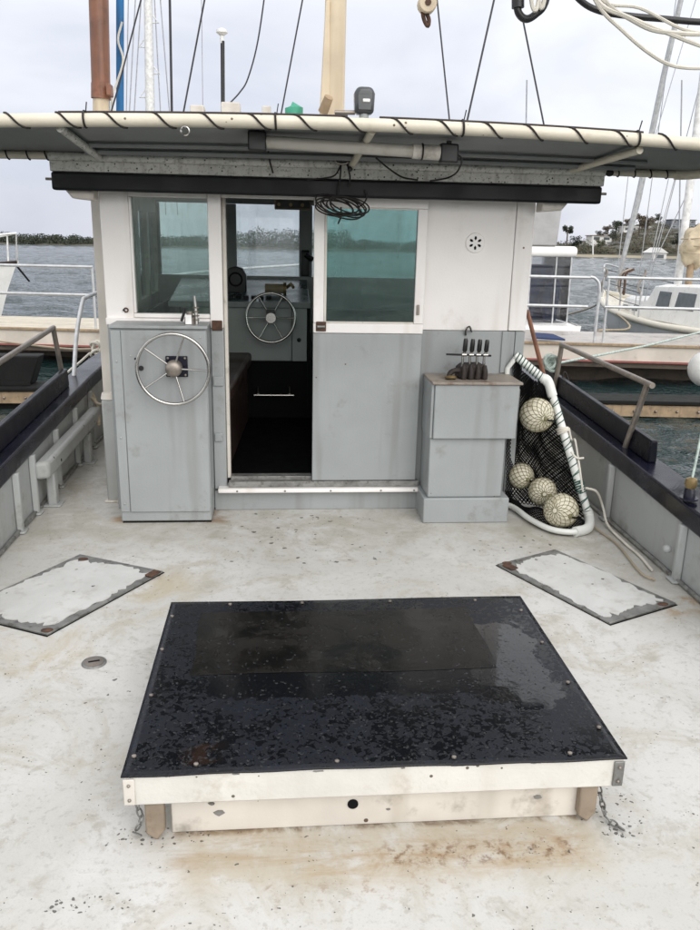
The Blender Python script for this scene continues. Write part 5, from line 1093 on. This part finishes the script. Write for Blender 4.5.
# left and ahead: low bank with a dark wood
YL = 400.0
xl0, xl1 = E(-260, 245, Y=YL).x, E(420, 250, Y=YL).x
bk = MB(); NN = 50
for i in range(NN+1):
    x_ = xl0+(xl1-xl0)*i/NN; j = 4*math.sin(i*.7)+3*math.sin(i*1.9)
    bk.v += [(x_, YL-8+j, WZ-.3), (x_, YL-5+j, WZ+.5), (x_, YL+20, WZ+1.6), (x_, YL+220, WZ+3)]
for i in range(NN):
    for j in range(3): bk.f.append((4*i+j, 4*i+4+j, 4*i+5+j, 4*i+1+j)); bk.sm.append(True)
ob('far_shore', bk, M['bank'], kind='structure')['label'] = 'low far shore left of and ahead of the boat'
m = MB(); 
for i in range(150):
    u_ = i/150+random.uniform(-.004, .004); x_ = xl0+(xl1-xl0)*u_; px = -260+680*u_
    h = 4.9+.7*math.sin(u_*23)+.5*math.sin(u_*57+1)+random.uniform(-.4, .7)+(4.2 if 225 < px < 345 else 0)+(3.2*math.exp(-((px-248)/6)**2))+2.0*math.exp(-((px-300)/16)**2)
    yy = YL+random.uniform(-3, 22); leaves(m, V3((x_, yy, WZ+h*.5)), 4.2, 4, h*.52, 260, .36)
    leaves(m, V3((x_+random.uniform(-2, 2), yy-4, WZ+h*.25)), 3.5, 3, h*.3, 70, .38)
ob('far_wood', m, M['leaf_dark'], kind='stuff')['label'] = 'dark band of trees along the far left shore'
# right: headland with houses
YR = 330.0
def hillz(px, y_):                                  # height of the headland over the bearing px
    t = max(0, min(1, (y_-YR)/240)); base = 3+19*max(0, min(1, (px-575)/130))**.8+7*math.exp(-((px-640)/28)**2); edge = max(0, min(1, (px-505)/60)); return WZ+.4+(base*edge+1)*(t**.8)
bk = MB(); pxs = list(range(480, 900, 12)); yss = [YR-6, YR, YR+20, YR+50, YR+90, YR+140, YR+200, YR+260]
for px in pxs:
    for j, y_ in enumerate(yss): q = E(px, 255, Y=y_); bk.v.append((q.x, y_+3*math.sin(px*.2), WZ-.3 if j == 0 else hillz(px, y_)+.25))
k_ = len(yss)
for i in range(len(pxs)-1):
    for j in range(k_-1): bk.f.append((i*k_+j, (i+1)*k_+j, (i+1)*k_+j+1, i*k_+j+1)); bk.sm.append(True)
ob('headland', bk, M['bank'], kind='structure')['label'] = 'wooded headland on the right shore'
def house(label, px0, px1, py_top, y_, hgt_, wall, roof='house_roof', nw=3, storeys=1, flatroof=True):
    a, b = E(px0, py_top, Y=y_), E(px1, py_top, Y=y_); zt = (a.z+b.z)/2; w_ = b.x-a.x; z0 = min(zt-hgt_, hillz((px0+px1)/2, y_)-.5)
    t = thing('hill_house', label, 'house', ((a.x+b.x)/2, y_, z0), 'houses on the headland')
    ob('wall', MB().box(a.x, b.x, y_, y_+8, z0, zt), M[wall], t)
    if flatroof: ob('roof', MB().box(a.x-.5, b.x+.5, y_-.7, y_+8.5, zt+.01, zt+.35), M[roof], t)
    else: ob('roof', MB().prism([(a.x-.5, y_-.5, zt+.01), (b.x+.5, y_-.5, zt+.01), ((a.x+b.x)/2, y_-.5, zt+w_*.36)], (0, 9, 0)), M[roof], t)
    for s_ in range(storeys):
        for k in range(nw):
            xw = a.x+w_*(k+.5)/nw; zz = zt-.5-2.8*s_
            f_ = ob('window', MB().box(xw-w_/nw*.34, xw+w_/nw*.34, y_-.06, y_-.01, zz-1.5, zz), M['house_white'], t); ob('pane', MB().box(xw-w_/nw*.30, xw+w_/nw*.30, y_-.10, y_-.065, zz-1.4, zz-.1), M['glass_dark'], f_)
house('low cream house lowest on the headland, furthest left', 592, 612, 236, 420, 4.5, 'house_white', 'house_brown', 2)
house('long white flat-roofed house high in the trees', 624, 650, 227, 480, 3.5, 'house_white', 'house_white', 4)
house('white two-storey house in the middle of the headland', 652, 672, 242, 400, 6, 'house_white', 'house_roof', 3, 2)
house('dark grey modern house at the top right of the headland', 672, 696, 220, 500, 8, 'house_grey', 'house_grey', 4, 2)
house('long grey house below the dark modern one', 655, 690, 233, 450, 5, 'house_grey', 'house_roof', 5)
house('brown house behind the sail bag', 696, 730, 228, 470, 7, 'house_brown', 'house_roof', 4, 2)
house('small white house on the ridge', 645, 655, 221, 540, 3, 'house_white', 'house_roof', 2)
house('cream house half hidden by trees beside the forestay', 614, 626, 243, 390, 3.5, 'house_white', 'house_roof', 2)
# white boat shed at the water's edge
house('white gabled boat shed at the water edge above the yacht', 653, 667, 253, 300, 3.8, 'house_white', 'house_white', 1, 1, False)
def tree_mesh(kind, h, seed):
    random.seed(seed); cr_, tk = MB(), MB()
    tk.tube([(0, 0, -.5), (.1, 0, h*.3), (-.1, .1, h*.62)], [h*.035, h*.026, h*.012], 6)
    for k in range(4):
        a = 2*PI*k/4+random.random(); tk.tube([(0, 0, h*(.35+.07*k)), (math.cos(a)*h*.16, math.sin(a)*h*.16, h*(.52+.08*k))], [h*.016, h*.006], 5)
    for k in range(9):
        a = random.random()*2*PI; r_ = h*.25*random.random()**.5
        leaves(cr_, V3((math.cos(a)*r_, math.sin(a)*r_, h*random.uniform(.42, .84))), h*.16, h*.16, h*.13, 90, h*.030)
    return cr_, tk
protos = []
for k, (mt, h) in enumerate((('leaf_dark', 10), ('leaf_olive', 9), ('leaf_brown', 10), ('leaf_dark', 13))):
    c1, t1 = tree_mesh(k, h, 40+k); ms = []
    for nm, mb, mm in (('crown', c1, M[mt]), ('trunk', t1, M['trunk'])):
        me = bpy.data.meshes.new(nm); me.from_pydata([tuple(p) for p in mb.v], [], mb.f); me.materials.append(mm); ms.append(me)
    protos.append(ms)
random.seed(99)
def plant(px, y_, s, k, label, grp='trees on the headland'):
    q = E(px, 250, Y=y_); t = thing('shore_tree', label, 'tree', (q.x, y_, hillz(px, y_)), grp); t.scale = (s, s, s); t.rotation_euler.z = random.random()*6
    for nm, me in zip(('crown', 'trunk'), protos[k]):
        o = bpy.data.objects.new(nm, me); C.objects.link(o); o.parent = t
for px, y_, s, k, l in [(598, 470, .8, 0, 'dark green tree on the ridge left of the cream house'), (606, 480, .95, 2, 'brown tree on the ridge above the cream house'), (614, 490, .95, 3, 'tall dark tree on the ridge left of the forestay'), (626, 500, .85, 2, 'brown tree on the ridge right of the forestay'),
                        (637, 430, 1.15, 2, 'largest bare brown tree in the middle of the headland'), (646, 420, 1.0, 2, 'bare brown tree left of the white two-storey house'), (655, 530, .8, 0, 'dark tree beside the small ridge house'), (676, 345, .85, 0, 'dark tree right of the boat shed'), (688, 350, .8, 1, 'olive tree below the long grey house'), (612, 400, .8, 0, 'dark green tree below the cream house'), (575, 345, .85, 0, 'dark green tree right of the palm'), (600, 350, .7, 1, 'olive tree behind the white shore pole')]:
    plant(px, y_, s, k, l)
m = MB()
for _ in range(420):                                # scrub that reads as one mass over the slope
    px = random.uniform(530, 790); y_ = YR+8+200*random.random()**1.5; q = E(px, 250, Y=y_); h = random.uniform(2.0, 4.6)*(1 if px > 600 else 1.25)
    if any(a-4 < px < b+4 and hy-75 < y_ < hy+5 for a, b, hy in ((592, 612, 420), (624, 650, 480), (652, 672, 400), (672, 696, 500), (655, 690, 450), (614, 626, 390))): h *= .35
    leaves(m, V3((q.x, y_, hillz(px, y_)+h*.35)), 3.6, 3.4, h*.62, 80, .40)
ob('hill_scrub', m, M['leaf_scrub'], kind='stuff')['label'] = 'dark scrub covering the slope of the headland'
bs = MB()
for px in range(480, 900, 10):
    q = E(px, 255, Y=YR-7); bs.v += [(q.x, YR-9+3*math.sin(px*.2), WZ-.2), (q.x, YR-4+3*math.sin(px*.2), WZ+.9)]
bs.f = [(2*i, 2*i+2, 2*i+3, 2*i+1) for i in range(len(bs.v)//2-1)]; bs.sm = [False]*len(bs.f)
ob('shore_beach', bs, M['sand'], kind='structure')['label'] = 'narrow strip of pale shore below the headland'
pm = thing('round_tree', 'round-crowned tree standing alone above the left end of the headland', 'tree', E(566, 252, Y=345))
pq = E(566, 252, Y=345); ph = E(566, 229.5, Y=345).z
ob('trunk', MB().tube([pq, V3((pq.x, 345, ph))], [.35, .28], 8), M['trunk'], pm)
m = MB()
for k in range(12):
    a = random.random()*2*PI; leaves(m, V3((pq.x+1.3*math.cos(a), 345+1.3*math.sin(a), ph+random.uniform(-.9, .9))), 1.1, 1.1, .9, 70, .30)
ob('crown', m, M['leaf_dark'], pm)
ob('shore_pole', MB().tube([E(593, 262, Y=328), E(593, 236, Y=328)], .28, 6), M['white_spar'], None, label='white pole at the water edge of the headland', cat='pole')
